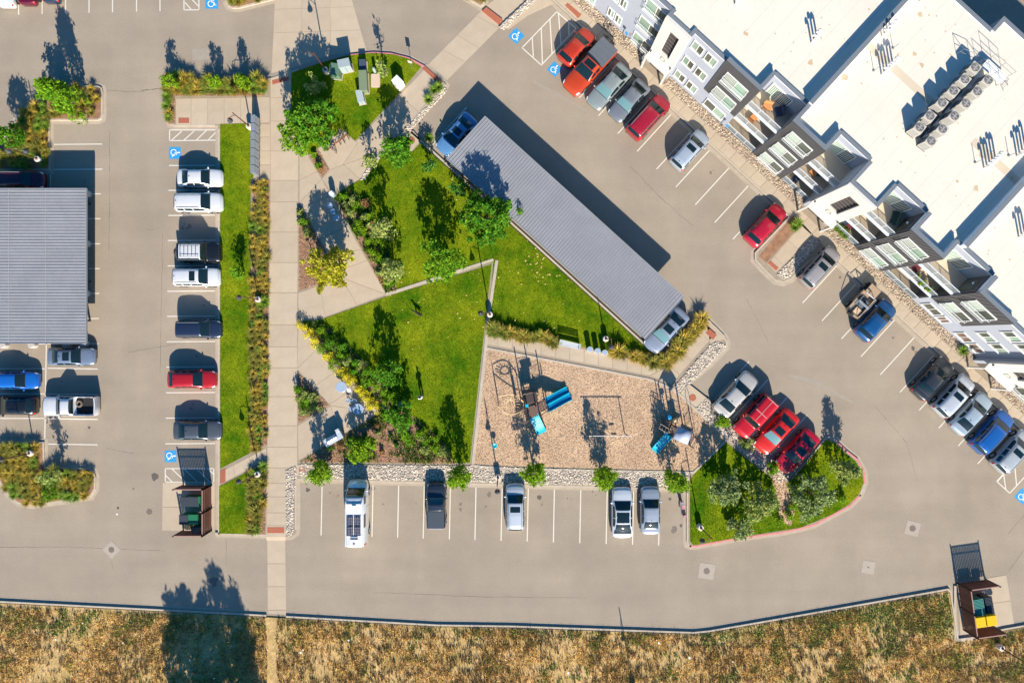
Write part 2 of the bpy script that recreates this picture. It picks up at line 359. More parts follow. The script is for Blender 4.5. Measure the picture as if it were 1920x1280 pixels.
for k in LAWN: o = MB().prism([G(p) for p in LAWN[k]], .08, .158, cap=False).build('lawn', M_lawn); o['kind'] = 'structure'
BED = [[(476,338),(506,338),(502,832),(472,847)], [(468,883),(500,866),(498,1000),(468,1000)], [(312,147),(345,145),(420,152),(498,146),(498,181),(312,181)], [(312,181),(329,181),(329,232),(318,234),(312,226)],
 [(562,386),(638,519),(562,545)], [(559,697),(617,759),(560,793)], [(582,296),(597,281),(618,318),(605,333)],
 [(714,774),(594,848),(563,865),(852,868),(838,835),(800,800),(765,772)], [(916,608),(1048,636),(1044,646),(914,628)], [(1144,655),(1236,674),(1318,592),(1326,604),(1242,690),(1143,661)],
 [(627,370),(650,352),(690,380),(722,440),(735,500),(745,546),(726,552)], [(564,602),(600,600),(640,636),(720,712),(770,772),(714,773)], [(1438,862),(1470,902),(1492,950),(1482,985),(1462,975),(1452,920)]]
for i, b in enumerate(BED):
    o = MB().prism([G(p) for p in b], .08, .164, cap=False).build('planting_bed', M_mulch if i not in (12,) else M_chip); o['kind'] = 'structure'
ROCK = [[(564,869),(885,872),(1294,886),(1285,912),(1022,906),(797,900),(563,894)], [(537,880),(556,872),(556,893),(551,935),(551,992),(546,1002),(538,1003)],
 [(1262,726),(1331,645),(1345,640),(1360,648),(1278,736)], [(1303,764),(1325,746),(1348,766),(1472,882),(1465,908),(1362,822)],
 [(717,283),(722,287),(697,318),(684,338),(676,338),(692,310)], [(760,243),(769,247),(838,172),(832,160),(826,172)], [(935,52),(1000,-8),(1010,-2),(945,58)]]
for b in ROCK: o = MB().prism([G(p) for p in b], .08, .160, cap=False).build('rock_bed', M_rockbed); o['kind'] = 'structure'
PLAY = [(909,654),(1217,713),(1262,731),(1359,822),(1299,881),(960,873),(886,868)]
structure('play_surface', MB().prism([G(p) for p in PLAY], .06, .150, cap=False), M_chip)
def edging(pts, w=.24, z=.20): structure('edging', strip(pts, w, .1, z, 1), M_kerb)
edging([(725,555),(926,490)], .3); edging([(929,488),(911,612),(908,651),(884,869)], .3)
edging(PLAY[:3]+[(1360,823),(1299,883),(960,876),(884,870)], .22, .19)
edging([(767,247),(1236,673)], .2, .17)
for q in ([(558,870),(590,873),(590,891),(558,891)], [(756,256),(775,246),(789,263),(773,283)], [(1274,738),(1292,720),(1325,746),(1304,763)]):
    structure('paving_slab', MB().prism([G(p) for p in q], .1, .17), M_slab)
for x, y in ((568,880),(772,264),(1298,745)):
    structure('manhole_cover', MB().lathe((*G((x, y)), 0), [(.36, .1), (.36, .182), (.33, .185), (.0, .187)], 20), M_brick)
for x, y, a, s, r in ((209,1030,45,24,5.5),(1325,1070,-8,29,6),(1711,990,-15,26,6),(1628,1063,-10,24,1.8)):
    structure('drain_apron', MB().box((*G((x, y)), .004), (s*S, s*S, .016), math.radians(a)), mat('apron', (.36, .31, .25), .9, var=.08, scale=3))
    structure('manhole_cover', MB().lathe((*G((x, y)), 0), [(r*S, 0), (r*S, .016), (r*S*.8, .018), (0, .018)], 20), mat('cast_iron', (.16, .12, .10), .7))
for x, y in ((280,959),): structure('manhole_cover', MB().lathe((*G((x, y)), 0), [(.3, 0), (.3, .01), (0, .01)], 20), MATS['cast_iron'])

# painted markings
LN = MB()
def line(a, b, w=.105, z=.0045):
    p, q = Vector(G(a)), Vector(G(b)); d = (q-p).normalized(); nn = Vector((-d.y, d.x))*w/2
    LN.sheet([tuple(p+nn), tuple(q+nn), tuple(q-nn), tuple(p-nn)], z)
for y in (357,404,451,498.5,546,593,640.5,688,736,783.5,831.5): line((316-(y-357)*.012, y), (403, y-.6))
line((317,310.5),(403,310))
for q, c in (([(318,244),(318,264),(407,263),(407,244)], [((322,263),(341,246)),((345,263),(364,246)),((368,263),(387,245)),((391,262),(407,246))]),
             ([(310,878),(401,878),(401,904),(310,903)], [((310,890),(323,903)),((322,878),(348,903)),((345,878),(370,903)),((369,878),(393,903)),((390,878),(401,889))]),
             ([(345,-30),(345,19),(373,19),(373,-30)], [((347,5),(359,19)),((347,-14),(372,12))]),
             ([(979,90),(1044,22.5),(1080,54),(1015,122.5)], [((998,72),(1000,107)),((1015,54),(1017,121)),((1031,36),(1035,101)),((1047,25),(1052,86)),((1066,42),(1067,68))]),
             ([UV(847,-515),UV(847,-421),UV(880,-421),UV(880,-515)], [(UV(847,-440),UV(870,-421)),(UV(847,-470),UV(880,-440)),(UV(847,-500),UV(880,-470))])):
    for i in range(4): line(q[i], q[(i+1) % 4], z=.005)
    for a, b in c: line(a, b, z=.0053)
for y in (271,318): line((100,y),(192,y-.7))
for y in (363.5,410,457,503.5,550,597,644): line((60,y+.6),(189-(y-363)*.015,y))
for y in (691,739,785.5,833): line((89,y-1),(183,y+.5))
for y in (691,738,784): line((-60,y),(86,y))
line((87,640),(84,822)); line((95,327),(95,352))
for x in (35,79,123,167,211,256,300): line((x,-70),(x,28-(x-35)*.025))
for x in (603,650.5,698.5,746.5,794.5,843.5,891.5,940.5,989.5,1038.5,1088,1137.5,1187,1236): line((x+1,907+(x-603)*.022),(x-1,1003+(x-603)*.030))
for i in range(10):
    if i > 1: line(UV(-314+49.3*i, -515), UV(-314+49.3*i, -421))
line(UV(176,-440),UV(176,-421))
for i in range(11): line(UV(353+49.5*i, -515), UV(353+49.5*i, -421))
for u in (353,402,451,501): line(UV(u,-174),UV(u,-272))
for i in range(12): line(UV(-359+49.3*i,-170),UV(-359+49.3*i,-266))
o = LN.build('road_markings', M_line); o['kind'] = 'structure'
def emblem(px, py, rz, size=22):
    t = empty('accessible_parking_marking', (*G((px, py)), 0), math.radians(rz)); s = size*S/2
    t['kind'] = 'structure'
    MB().sheet([(-s,-s),(s,-s),(s,s),(-s,s)], .005).build('marking', M_blue, t)
    m = MB(); z = .008; f = s/1.0
    def arc(c, r, w, a0, a1, n=14):
        for i in range(n):
            a, b = a0+(a1-a0)*i/n, a0+(a1-a0)*(i+1)/n
            m.sheet([(c[0]+(r-w)*math.cos(a), c[1]+(r-w)*math.sin(a)), (c[0]+r*math.cos(a), c[1]+r*math.sin(a)), (c[0]+r*math.cos(b), c[1]+r*math.sin(b)), (c[0]+(r-w)*math.cos(b), c[1]+(r-w)*math.sin(b))], z)
    arc((-.12*f, -.22*f), .52*f, .12*f, math.radians(100), math.radians(380))
    arc((-.06*f, .72*f), .14*f, .139*f, 0, 2*math.pi)
    def ln(a, b, w):
        p, q = Vector(a)*f, Vector(b)*f; d = (q-p).normalized(); nn = Vector((-d.y, d.x))*w*f/2
        m.sheet([tuple(p+nn), tuple(q+nn), tuple(q-nn), tuple(p-nn)], z+.001)
    ln((-.06,.6),(-.02,.0),.16); ln((-.04,.3),(.34,.3),.11); ln((-.06,.02),(.36,.02),.14); ln((.32,.06),(.56,-.55),.14); ln((.52,-.5),(.72,-.44),.12)
    m.build('symbol', M_white, t)
emblem(328,287,-90); emblem(320,855,-90); emblem(397,5,0,24); emblem(968,68,-42); emblem(1040,130,-42,21); emblem(1917,930,-40)
# stains and cracks on the asphalt (wear with its own shape)
M_oil = mat('oil_stain', (.10, .085, .072), .8, var=.3, scale=4)
M_crack = mat('crack_sealant', (.10, .085, .07), .8)
def stain(px, py, r, seed):
    rr = random.Random(seed); pts = []
    for i in range(14): a = i*2*math.pi/14; q = r*S*(.6+.55*rr.random()); c = G((px, py)); pts.append((c[0]+q*math.cos(a), c[1]+q*1.2*math.sin(a)))
    structure('oil_stain', MB().sheet(pts, .0035), mat('faint_stain', (.17, .14, .115), .85, var=.2, scale=4) if seed % 2 else M_oil)
for i, (x, y, r) in enumerate(((290,893,7),(401,1090,9),(577,918,4),(917,926,5),(1012,932,5),(1264,993,6),(1256,935,3),(355,424,5),(167,801,3),(1595,952,2),(1712,653,4),(346,420,2),(105,367,2),(250,916,2.5),(1277,985,3),(700,915,4))): stain(x, y, r, i)
rw = random.Random(21); M_f2 = mat('faint_stain_warm', (.245, .205, .155), .9, var=.08, scale=3); M_f3 = mat('faint_stain_pale', (.30, .262, .21), .9, var=.06, scale=2)
spots = [(603+48.7*i+24, rw.uniform(925, 960)) for i in range(13)]+[UV(353+49.5*i+25, rw.uniform(-500, -480)) for i in range(9)]+[UV(-68+49.3*i+25, rw.uniform(-500, -480)) for i in range(5)]+[(rw.uniform(335, 390), 357+47.3*i+24) for i in range(10)]+[(rw.uniform(100, 170), y) for y in (295, 345, 712, 760, 808)]
for i, (x, y) in enumerate(spots):
    for k in range(rw.choice((1, 2, 3))):
        pts = []; r = rw.uniform(1.2, 3.6); cx, cy = x+rw.uniform(-9, 9), y+rw.uniform(-9, 9)
        for q in range(11): a = q*2*math.pi/11; t_ = r*S*rw.uniform(.5, 1.15); c = G((cx, cy)); pts.append((c[0]+t_*math.cos(a), c[1]+t_*math.sin(a)))
        structure('oil_stain', MB().sheet(pts, .0025+.0002*k), MATS['faint_stain'] if rw.random() < .6 else M_f2)
for q in ([(360,92),(392,92),(393,112),(361,113)], [(690,640),(691,640),(691,641)][:0], [(1480,700),(1530,712),(1600,752),(1598,757),(1528,720),(1479,706)], [(1000,150),(1040,172),(1100,205),(1098,209),(1038,178),(999,155)], [(820,240),(840,232),(846,238),(826,246)]):
    if q: structure('asphalt_patch', MB().sheet([G(p) for p in q], .0018), M_f3)
rc = random.Random(3)
def crack(pts, w=.022):
    m = MB(); q = []
    for i in range(len(pts)-1):
        for k in range(8): t = k/8; q.append((pts[i][0]*(1-t)+pts[i+1][0]*t+rc.uniform(-.7, .7), pts[i][1]*(1-t)+pts[i+1][1]*t+rc.uniform(-.7, .7)))
    q.append(pts[-1])
    for i in range(len(q)-1):
        p, r = Vector(G(q[i])), Vector(G(q[i+1])); d = (r-p).normalized(); nn = Vector((-d.y, d.x))*w*rc.uniform(.5, 1.3)
        m.sheet([tuple(p+nn), tuple(r+nn), tuple(r-nn), tuple(p-nn)], .003)
    structure('crack', m, M_crack)
for c in ([(265,170),(285,168),(307,165)], [(0,1025),(130,1025),(192,1028)], [(226,1029),(310,1032)], [(209,1050),(212,1066)], [(1920,966),(1890,1000)], [(1920,1030),(1890,1072)], [(200,170),(240,172),(270,171)], [(305,440),(303,560),(300,700)], [(275,431),(298,428)], [(240,660),(300,650),(330,645)], [(200,840),(250,850)], [(424,1008),(424,1060)], [(1180,310),(1240,372),(1300,425)], [(205,245),(206,350),(204,470)], [(700,1110),(900,1118),(1100,1120)], [(1400,560),(1440,640)], [(1640,760),(1700,830),(1720,900)]): crack(c, .03 if c[0][0] == 265 else .014)

# ================================================================ STUFF: stones, chips, grass
ICO = np.array([(0,0,1),(.9,0,.35),(.28,.85,.35),(-.72,.53,.35),(-.72,-.53,.35),(.28,-.85,.35),(.72,.53,-.4),(-.28,.85,-.4),(-.9,0,-.4),(-.28,-.85,-.4),(.72,-.53,-.4)])
ICF = np.array([(0,1,2),(0,2,3),(0,3,4),(0,4,5),(0,5,1),(1,6,2),(2,7,3),(3,8,4),(4,9,5),(5,10,1),(1,10,6),(2,6,7),(3,7,8),(4,8,9),(5,9,10)])
def stones(name, polys, dens, m, smin=.035, smax=.10, z=.16, holes=()):
    P = np.vstack([scatter(p, dens, holes) for p in polys]); n = len(P)
    sc = RNG.uniform(smin, smax, (n, 1, 3))*RNG.uniform(.7, 1.35, (n, 1, 1)); sc[:, :, 2] *= .6; jit = RNG.uniform(.75, 1.2, (n, 11, 3)); V = ICO[None]*jit*sc
    a = RNG.uniform(0, 6.28, n); c, s = np.cos(a)[:, None], np.sin(a)[:, None]
    x = V[:, :, 0]*c-V[:, :, 1]*s; y = V[:, :, 0]*s+V[:, :, 1]*c
    V = np.stack((x+P[:, 0:1], y+P[:, 1:2], V[:, :, 2]+z+.01), 2); F = ICF[None]+11*np.arange(n)[:, None, None]
    o = link(name, npmesh(name, V.reshape(-1, 3), F.reshape(-1, 3), m, 3)); o['kind'] = 'stuff'; return o
tag(stones('river_rock', ROCK+[[(1455,514),(1490,478),(1524,444),(1539,452),(1494,503),(1480,518),(1466,524)]], 120, M_stone), 'pale grey river rock filling the strips beside the car park and play area', 'gravel')
tag(stones('river_rock', [[UV(-420,-564),UV(-172,-564),UV(-172,-547),UV(-420,-547)], [UV(-116,-564),UV(232,-564),UV(232,-547),UV(-116,-547)], [UV(290,-564),UV(655,-564),UV(655,-547),UV(290,-547)], [UV(712,-564),UV(940,-564),UV(940,-547),UV(712,-547)]], 120, M_stoneb, z=.15), 'tan and grey river rock along the foot of the apartment building', 'gravel')
def chips(polys, dens, m, name, z, s=.10, label='', cat='mulch', holes=()):
    P = np.vstack([scatter(p, dens, holes) for p in polys]); n = len(P)
    a = RNG.uniform(0, 6.28, n); L = RNG.uniform(.4, 1, n)*s; w = L*.35; c, sn = np.cos(a), np.sin(a); q = []
    for i, (sx, sy) in enumerate(((-1,-1),(1,-1),(1,1),(-1,1))):
        q.append(np.stack((P[:, 0]+sx*L*c-sy*w*sn, P[:, 1]+sx*L*sn+sy*w*c, z+RNG.uniform(0, .05, n)), 1))
    V = np.stack(q, 1).reshape(-1, 3); F = np.arange(4*n).reshape(-1, 4)
    o = link(name, npmesh(name, V, F, m, 4)); o['kind'] = 'stuff'; tag(o, label, cat)
M_ch2 = mat('loose_chip', (.50, .35, .225), .9, island=.45, hue=.015); M_ch3 = mat('loose_bark', (.34, .20, .12), .9, island=.5, hue=.02)
chips([PLAY], 120, M_ch2, 'wood_chips', .155, s=.055, label='pale wood chips covering the playground')
chips(BED, 55, M_ch3, 'bark_chips', .168, label='reddish brown bark mulch in the planting beds')

def blades(polys, n, m, name, z, h, w, lean=.5, holes=(), thin=None, clump=None):
    P = np.vstack([scatter(p, n, holes) for p in polys])
    if clump is not None:
        keep = clump(P); P = P[keep]
    n = len(P); a = RNG.uniform(0, 6.28, n); hh = RNG.uniform(.5, 1.2, n)*h; ww = RNG.uniform(.6, 1.3, n)*w; b = RNG.uniform(0, 6.28, n); ln = RNG.uniform(.2, 1.2, n)*lean*hh
    V = np.empty((n, 3, 3)); V[:, 0] = np.stack((P[:, 0]-np.cos(a)*ww, P[:, 1]-np.sin(a)*ww, np.full(n, z)), 1)
    V[:, 1] = np.stack((P[:, 0]+np.cos(a)*ww, P[:, 1]+np.sin(a)*ww, np.full(n, z)), 1)
    V[:, 2] = np.stack((P[:, 0]+np.cos(b)*ln, P[:, 1]+np.sin(b)*ln, z+hh), 1)
    o = link(name, npmesh(name, V.reshape(-1, 3), np.arange(3*n).reshape(-1, 3), m, 3)); o['kind'] = 'stuff'; return o
streaks(M_lawn, 1, 1, .16, 0, 1.6)
M_gb = mat('grass_blade', (.045, .15, .002), .9, spec=.05, col2=(.22, .285, .006), scale=.24, island=.4, hue=.02, trans=.25)
tag(blades([LAWN[k] for k in LAWN], 130, M_gb, 'lawn_grass', .155, .07, .03, 1.0, holes=[BED[7], BED[10], BED[11], BED[12]]), 'short mown grass of the lawns between the walks', 'grass')
# rough field: dry grass, weeds
FP = [(-40,1135),(500,1158),(820,1176),(960,1178),(1300,1190),(1440,1168),(1776,1110),(1792,1204),(1960,1172),(1960,1330),(-40,1330)]
def fnoise(P, s, ph=0):                                        # irregular patches: waves of random heading and length
    g = np.random.default_rng(100+int(ph*10)); r = 0; x, y = P[:, 0]*s, P[:, 1]*s
    for i in range(16):
        k = 1.1*1.22**i; a = g.uniform(0, 6.28); r = r+np.sin((x*np.cos(a)+y*np.sin(a))*k+g.uniform(0, 6.28)+1.3*np.sin((y*np.cos(a)-x*np.sin(a))*k*.7+g.uniform(0, 6.28)))/k**.45
    return r/3.0
tag(blades([BED[11], BED[10]], 260, mat('bed_green', (.075, .19, .01), .9, spec=.05, island=.5, hue=.03, trans=.2), 'ground_cover', .17, .34, .05, .9, clump=lambda P: fnoise(P, 1.1, 4)+RNG.uniform(-.5, .5, len(P)) > -.12), 'green ground cover between the shrubs beside the diagonal walk', 'ground cover')
tag(blades([BED[7]], 150, mat('bed_olive', (.12, .20, .02), .9, spec=.05, island=.5, hue=.03, trans=.2), 'ground_cover', .17, .30, .045, .9, clump=lambda P: fnoise(P, .8, 1)+.35*np.clip((P[:, 0]+13)/3, -1, 1.3)+RNG.uniform(-.3, .3, len(P)) > .1), 'patchy green ground cover in the brown mulch bed', 'ground cover')
PATHP = [(497,1152),(522,1154),(518,1210),(524,1330),(500,1330),(502,1210)]
M_dry = mat('dry_blade', (.70, .46, .13), .9, island=.55, hue=.03, trans=.2); M_dry2 = mat('brown_weed', (.42, .31, .14), .9, island=.5, hue=.02); M_wg = mat('green_weed', (.25, .34, .07), .9, island=.5, hue=.03, trans=.2)
tag(blades([FP], 110, M_dry, 'dry_grass', .09, .22, .035, 1.2, holes=[PATHP], clump=lambda P: fnoise(P, .45, 3)+.5*fnoise(P, 2.1)+RNG.uniform(-.4, .4, len(P)) > -.1), 'straw coloured dry grass of the rough field', 'grass')
tag(blades([FP], 120, M_dry2, 'dry_weeds', .09, .42, .035, .5, holes=[PATHP], clump=lambda P: fnoise(P, 3.3, 2)+.6*fnoise(P, .35, 1)+RNG.uniform(-.25, .25, len(P)) > .22), 'brown dry weeds scattered through the rough field', 'weeds')
tag(blades([FP], 110, M_wg, 'green_weeds', .09, .26, .05, .8, holes=[PATHP], clump=lambda P: fnoise(P, .95, 5)+.5*np.clip((P[:, 1]+30.2)/1.5, -1, 1)+.45*np.clip(P[:, 0]/40, -.3, 1)+RNG.uniform(-.3, .3, len(P)) > .38), 'green weeds growing in patches in the rough field', 'weeds')

# ================================================================ VEGETATION BUILDERS
def leafcloud(centres, rad, per, size, m, name='crown', flat=.55):
    n = len(centres)*per; C = np.repeat(centres, per, 0); R = np.repeat(rad, per)
    d = RNG.normal(size=(n, 3)); d /= np.linalg.norm(d, axis=1)[:, None]; P = C+d*(R*RNG.uniform(.25, 1, n)**.6)[:, None]
    nr = RNG.normal(size=(n, 3)); nr[:, 2] = np.abs(nr[:, 2])+flat; nr /= np.linalg.norm(nr, axis=1)[:, None]
    t = np.cross(nr, RNG.normal(size=(n, 3))); t /= np.linalg.norm(t, axis=1)[:, None]; b = np.cross(nr, t)
    s = (RNG.uniform(.4, 1.0, n)**1.3*1.75*size)[:, None]
    V = np.stack((P-t*s, P-b*s*.45+t*s*.1, P+t*s, P+b*s*.45+t*s*.1), 1).reshape(-1, 3)
    return npmesh(name, V, np.arange(4*n).reshape(-1, 4), m, 4)
def crown_points(rx, z0, z1, n, shape='round', seed=0, hollow=.35):
    r = np.random.default_rng(seed); P = []; lob = r.uniform(0, 6.28, 5)
    while len(P) < n:
        t = r.uniform(0, 1); a = r.uniform(0, 6.28)
        if shape == 'round': w = math.sqrt(max(0, 1-(2*t-.9)**2/1.22))
        elif shape == 'cone': w = (1-t)**.8*1.0+.05
        elif shape == 'spire': w = (1-t)**.55*(1+.15*math.sin(t*17+a))
        elif shape == 'column': w = math.sin(math.pi*min(1, .12+t*.9))**.6
        else: w = math.sqrt(1-t*t)
        w *= 1+.22*math.sin(3*a+lob[0]+t*3)+.16*math.sin(5*a+lob[1]-t*5)+.1*math.sin(8*a+lob[2])
        q = (hollow+(1-hollow)*math.sqrt(r.uniform(0, 1)))*w*rx
        P.append((q*math.cos(a), q*math.sin(a), z0+(z1-z0)*t))
    return np.array(P)
LEAF = {
 'green': mat('leaf_green', (.10, .26, .014), .75, spec=.12, island=.45, hue=.025, trans=.35), 'lime': mat('leaf_lime', (.19, .33, .012), .75, spec=.12, island=.4, hue=.02, trans=.35),
 'yellow': mat('leaf_yellow', (.42, .40, .01), .6, island=.4, hue=.03, trans=.35), 'gold': mat('leaf_gold', (.66, .58, .006), .6, island=.35, hue=.02, trans=.25),
 'grey': mat('leaf_grey_green', (.22, .29, .10), .8, spec=.1, island=.45, hue=.03, trans=.25), 'dark': mat('leaf_dark', (.06, .16, .018), .75, spec=.1, island=.4, hue=.02, trans=.2),
 'sage': mat('leaf_sage', (.28, .34, .085), .8, spec=.1, island=.5, hue=.04, trans=.25), 'rust': mat('leaf_rust', (.30, .16, .05), .8, island=.5, hue=.03, trans=.2),
 'mid': mat('leaf_mid', (.16, .32, .014), .75, spec=.12, island=.45, hue=.025, trans=.35)}
SEED = [0]
def tree(px, py, h, r, label, kind='green', shape='round', z0=None, n=70, per=38, leaf=.12, name='tree', cat='tree', group=None, cr=.42, loc=None):
    SEED[0] += 1; sd = SEED[0]; z0 = h*.28 if z0 is None else z0
    t = empty(name, loc if loc else (*G((px, py)), .15), random.uniform(0, 6)); tag(t, label, cat, group)
    C = crown_points(r*.86, z0+.15, h-.2, n, shape, sd); tr = MB(); rr = random.Random(sd)
    tr.tube((0, 0, 0), (rr.uniform(-.1, .1), rr.uniform(-.1, .1), h*.5), .045+h*.012, 8, .03+h*.006); top = tr.v[-1]
    tr.tube((0, 0, h*.5), (rr.uniform(-.15, .15), rr.uniform(-.15, .15), h*.85), .03+h*.006, 6, .012)
    for i in range(0, len(C), max(1, len(C)//14)):
        c = C[i]; s = min(h*.5, max(z0*.8, c[2]*.6)); tr.tube((0, 0, s), tuple(c), .025+h*.002, 5, .008)
    tr.build('trunk', M_trunk, t)
    rad = np.random.default_rng(sd).uniform(.55, 1.25, len(C))*cr
    link('crown', leafcloud(C, rad, per, leaf, LEAF[kind]), t); return t
def shrub(px, py, h, r, label, kind='green', n=16, per=45, leaf=.075, group=None, name='shrub', cat='shrub', cr=.28, z=.15):
    SEED[0] += 1; t = empty(name, (*G((px, py)), z), random.uniform(0, 6)); tag(t, label, cat, group)
    C = crown_points(r*.75, .12, h*.85, n, 'dome', SEED[0], .2); s = MB(); rr = random.Random(SEED[0])
    for i in range(0, len(C), 3): s.tube((0, 0, 0), tuple(C[i]), .018, 4, .006)
    s.build('stems', M_trunk, t)
    link('foliage', leafcloud(C, np.full(len(C), cr*r/.6 if r < .6 else cr), per, leaf, LEAF[kind]), t); return t
def tuft_mesh(name, n, r, h, m, seed, lean=.9):
    g = np.random.default_rng(seed); a = g.uniform(0, 6.28, n); q = g.uniform(0, .22, n)*r; w = g.uniform(.014, .03, n); hh = g.uniform(.55, 1.1, n)*h; o = g.uniform(.35, 1.05, n)*r*lean
    bx, by = q*np.cos(a), q*np.sin(a); px, py = -np.sin(a)*w, np.cos(a)*w; V = np.empty((n, 5, 3))
    V[:, 0] = np.stack((bx-px, by-py, 0*a), 1); V[:, 1] = np.stack((bx+px, by+py, 0*a), 1)
    mx, my = bx+np.cos(a)*o*.4, by+np.sin(a)*o*.4
    V[:, 2] = np.stack((mx+px, my+py, hh*.75), 1); V[:, 3] = np.stack((mx-px, my-py, hh*.75), 1)
    V[:, 4] = np.stack((bx+np.cos(a)*o, by+np.sin(a)*o, hh*g.uniform(.75, 1.05, n)), 1)
    V = V.reshape(-1, 3); B = np.arange(n)[:, None]*5
    me = bpy.data.meshes.new(name); F = [tuple(x) for x in (B+np.array([[0, 1, 2, 3]]))]+[tuple(x) for x in (B+np.array([[3, 2, 4]]))]
    me.from_pydata([tuple(v) for v in V], [], F); me.materials.append(m); return me
M_og = [mat('grass_olive', (.27, .25, .03), .8, island=.5, hue=.03, trans=.3), mat('grass_gold', (.46, .34, .04), .8, island=.45, hue=.03, trans=.3), mat('grass_fresh', (.18, .30, .02), .8, island=.45, hue=.03, trans=.3)]
TUFT = [[tuft_mesh('grass_tuft', 190, .72, .62, M_og[k], 10*k+j) for j in range(3)] for k in range(3)]
def tufts(poly, pitch, label, group, mix=(.5, .25, .25), scale=1.0, jit=.3, z=.165):
    xs = [p[0] for p in poly]; ys = [p[1] for p in poly]; y = min(ys)+pitch*.4
    while y < max(ys):
        x = min(xs)+pitch*.4
        while x < max(xs):
            qx, qy = x+random.uniform(-jit, jit)*pitch, y+random.uniform(-jit, jit)*pitch
            if inpoly(np.array([[qx, qy]]), poly)[0]:
                k = random.choices((0, 1, 2), mix)[0]; o = link('ornamental_grass', random.choice(TUFT[k])); s = random.uniform(.75, 1.15)*scale
                o.location = (*G((qx, qy)), z); o.rotation_euler.z = random.uniform(0, 6); o.scale = (s, s, s*random.uniform(.8, 1.2)); tag(o, label, 'grass clump', group)
            x += pitch
        y += pitch
# ================================================================ PLANTING
tree(606,250,5.4,2.6,'large bright green tree leaning over the bicycle rack','green',n=130,per=46,group='park trees',leaf=.13)
tree(574,268,4.6,1.9,'light green tree beside the main walk, left of the bicycle rack tree','mid',n=70,group='park trees')
tree(614,245,3.6,1.05,'yellow green tree right behind the parked bicycles','yellow',n=40,group='park trees')
tree(146,196,5.6,2.0,'tall green tree at the corner of the upper left kerb island','mid',shape='cone',z0=.4,n=110,cr=.5,group='island trees')
tree(112,180,3.0,1.4,'spreading green tree on the left end of the upper left kerb island','mid',n=40,z0=.5,group='island trees')
tree(52,272,3.8,1.35,'green tree by the double lamp on the left edge','green',n=45,group='island trees')
for x,w in ((334,'at the left end'),(414,'in the middle'),(468,'at the right end')):
    tree(x,166,2.9,.66,'slender sapling '+w+' of the long grass bed in the upper left','lime',shape='column',z0=.7,n=30,per=34,name='sapling',group='saplings in the grass bed',cr=.28,leaf=.09)
tree(630,508,4.6,2.35,'yellow green tree in the triangular mulch bed','yellow',n=115,leaf=.13,group='park trees')
tree(917,423,6.0,2.95,'big dark green tree against the long carport roof','green',n=150,per=46,leaf=.13,group='park trees')
tree(833,497,4.8,2.25,'green tree on the lawn above the low concrete edge','mid',n=95,group='park trees')
tree(752,296,4.3,1.65,'round green tree beside the round manhole cover near the blue car','green',n=80,z0=.5,group='park trees')
tree(727,437,4.4,1.15,'loose grey green tree in the upper shrub bed','sage',n=30,per=30,z0=.5,group='park trees')
tree(742,512,4.0,1.3,'loose grey green tree at the lower end of the upper shrub bed','sage',n=32,per=30,z0=.4,group='park trees')
tree(700,312,2.6,.7,'small sparse tree at the curve of the stone strip','sage',n=14,per=24,z0=.5,group='park trees',name='sapling')
tree(806,318,3.0,.55,'slim young tree on the lawn beside the upper end of the carport','dark',shape='column',n=14,per=30,z0=.6,name='sapling',group='saplings on the lawns')
tree(866,360,3.2,.9,'small tree beside the upright bikes at the carport edge','dark',n=24,per=30,name='sapling',group='saplings on the lawns')
tree(460,516,2.6,.6,'young tree on the long lawn beside the white cars','mid',n=14,per=28,name='sapling',group='saplings on the lawns')
tree(600,172,3.6,.9,'pale leaved tree next to the red kerb on the utility lawn','sage',n=22,per=26,z0=.5,group='park trees')
tree(724,142,3.3,.5,'thin sapling between the tan pad and the red kerb','sage',shape='column',n=10,per=22,z0=.4,name='sapling',group='saplings on the lawns')
for x,y,w in ((612,878,'left of the camper van'),(864,884,'right of the dark pickup'),(1001,880,'beside the silver white SUV'),(1127,888,'left of the white car with the black roof'),(1258,894,'right of the two silver cars')):
    tree(x,y,4.6,1.12,'lime green tree in the stone strip, '+w,'lime',n=58,per=40,z0=.5,group='trees in the stone strip',leaf=.10)
tree(684,838,2.9,1.45,'bright green bushy tree beside the steel grill counter','lime',n=48,z0=.3,group='park trees')
tree(735,700,3.8,1.35,'green tree in the long shrub bed','green',n=42,z0=.3,group='park trees')
tree(757,776,4.0,1.5,'green tree near the person in white','green',n=44,z0=.5,group='park trees')
tree(1350,910,3.7,1.9,'grey green tree left in the lower right island','grey',n=66,per=38,z0=.8,group='trees of the lower right island')
tree(1410,935,3.5,1.9,'grey green tree in the middle of the lower right island','sage',n=58,per=38,z0=.8,group='trees of the lower right island')
tree(1376,985,2.6,1.0,'small grey tree by the lower kerb of the lower right island','grey',n=22,per=30,z0=.3,group='trees of the lower right island')
tree(1505,918,3.8,2.3,'widest grey green tree below the red cars','grey',n=85,per=38,z0=.8,group='trees of the lower right island')
tree(1570,874,4.0,1.3,'tree at the right nose of the lower right island','sage',shape='cone',n=48,per=34,z0=.5,group='trees of the lower right island')
shrub(1350,790,1.3,1.05,'round lime green bush in the stones at the nose of the red jeep','lime',n=26,group='bushes by the red cars')
shrub(1396,829,1.1,.85,'grey green bush between the fronts of the red cars','sage',n=20,group='bushes by the red cars')
shrub(1445,874,1.3,.85,'green bush at the nose of the last red car','mid',n=22,group='bushes by the red cars')
shrub(100,922,1.0,1.25,'leafy green bush in the lower left kerb island','mid',n=26)
tree(122,884,3.9,.75,'sparse young tree in the lower left kerb island','sage',n=18,per=26,z0=.5,name='sapling',group='island trees')
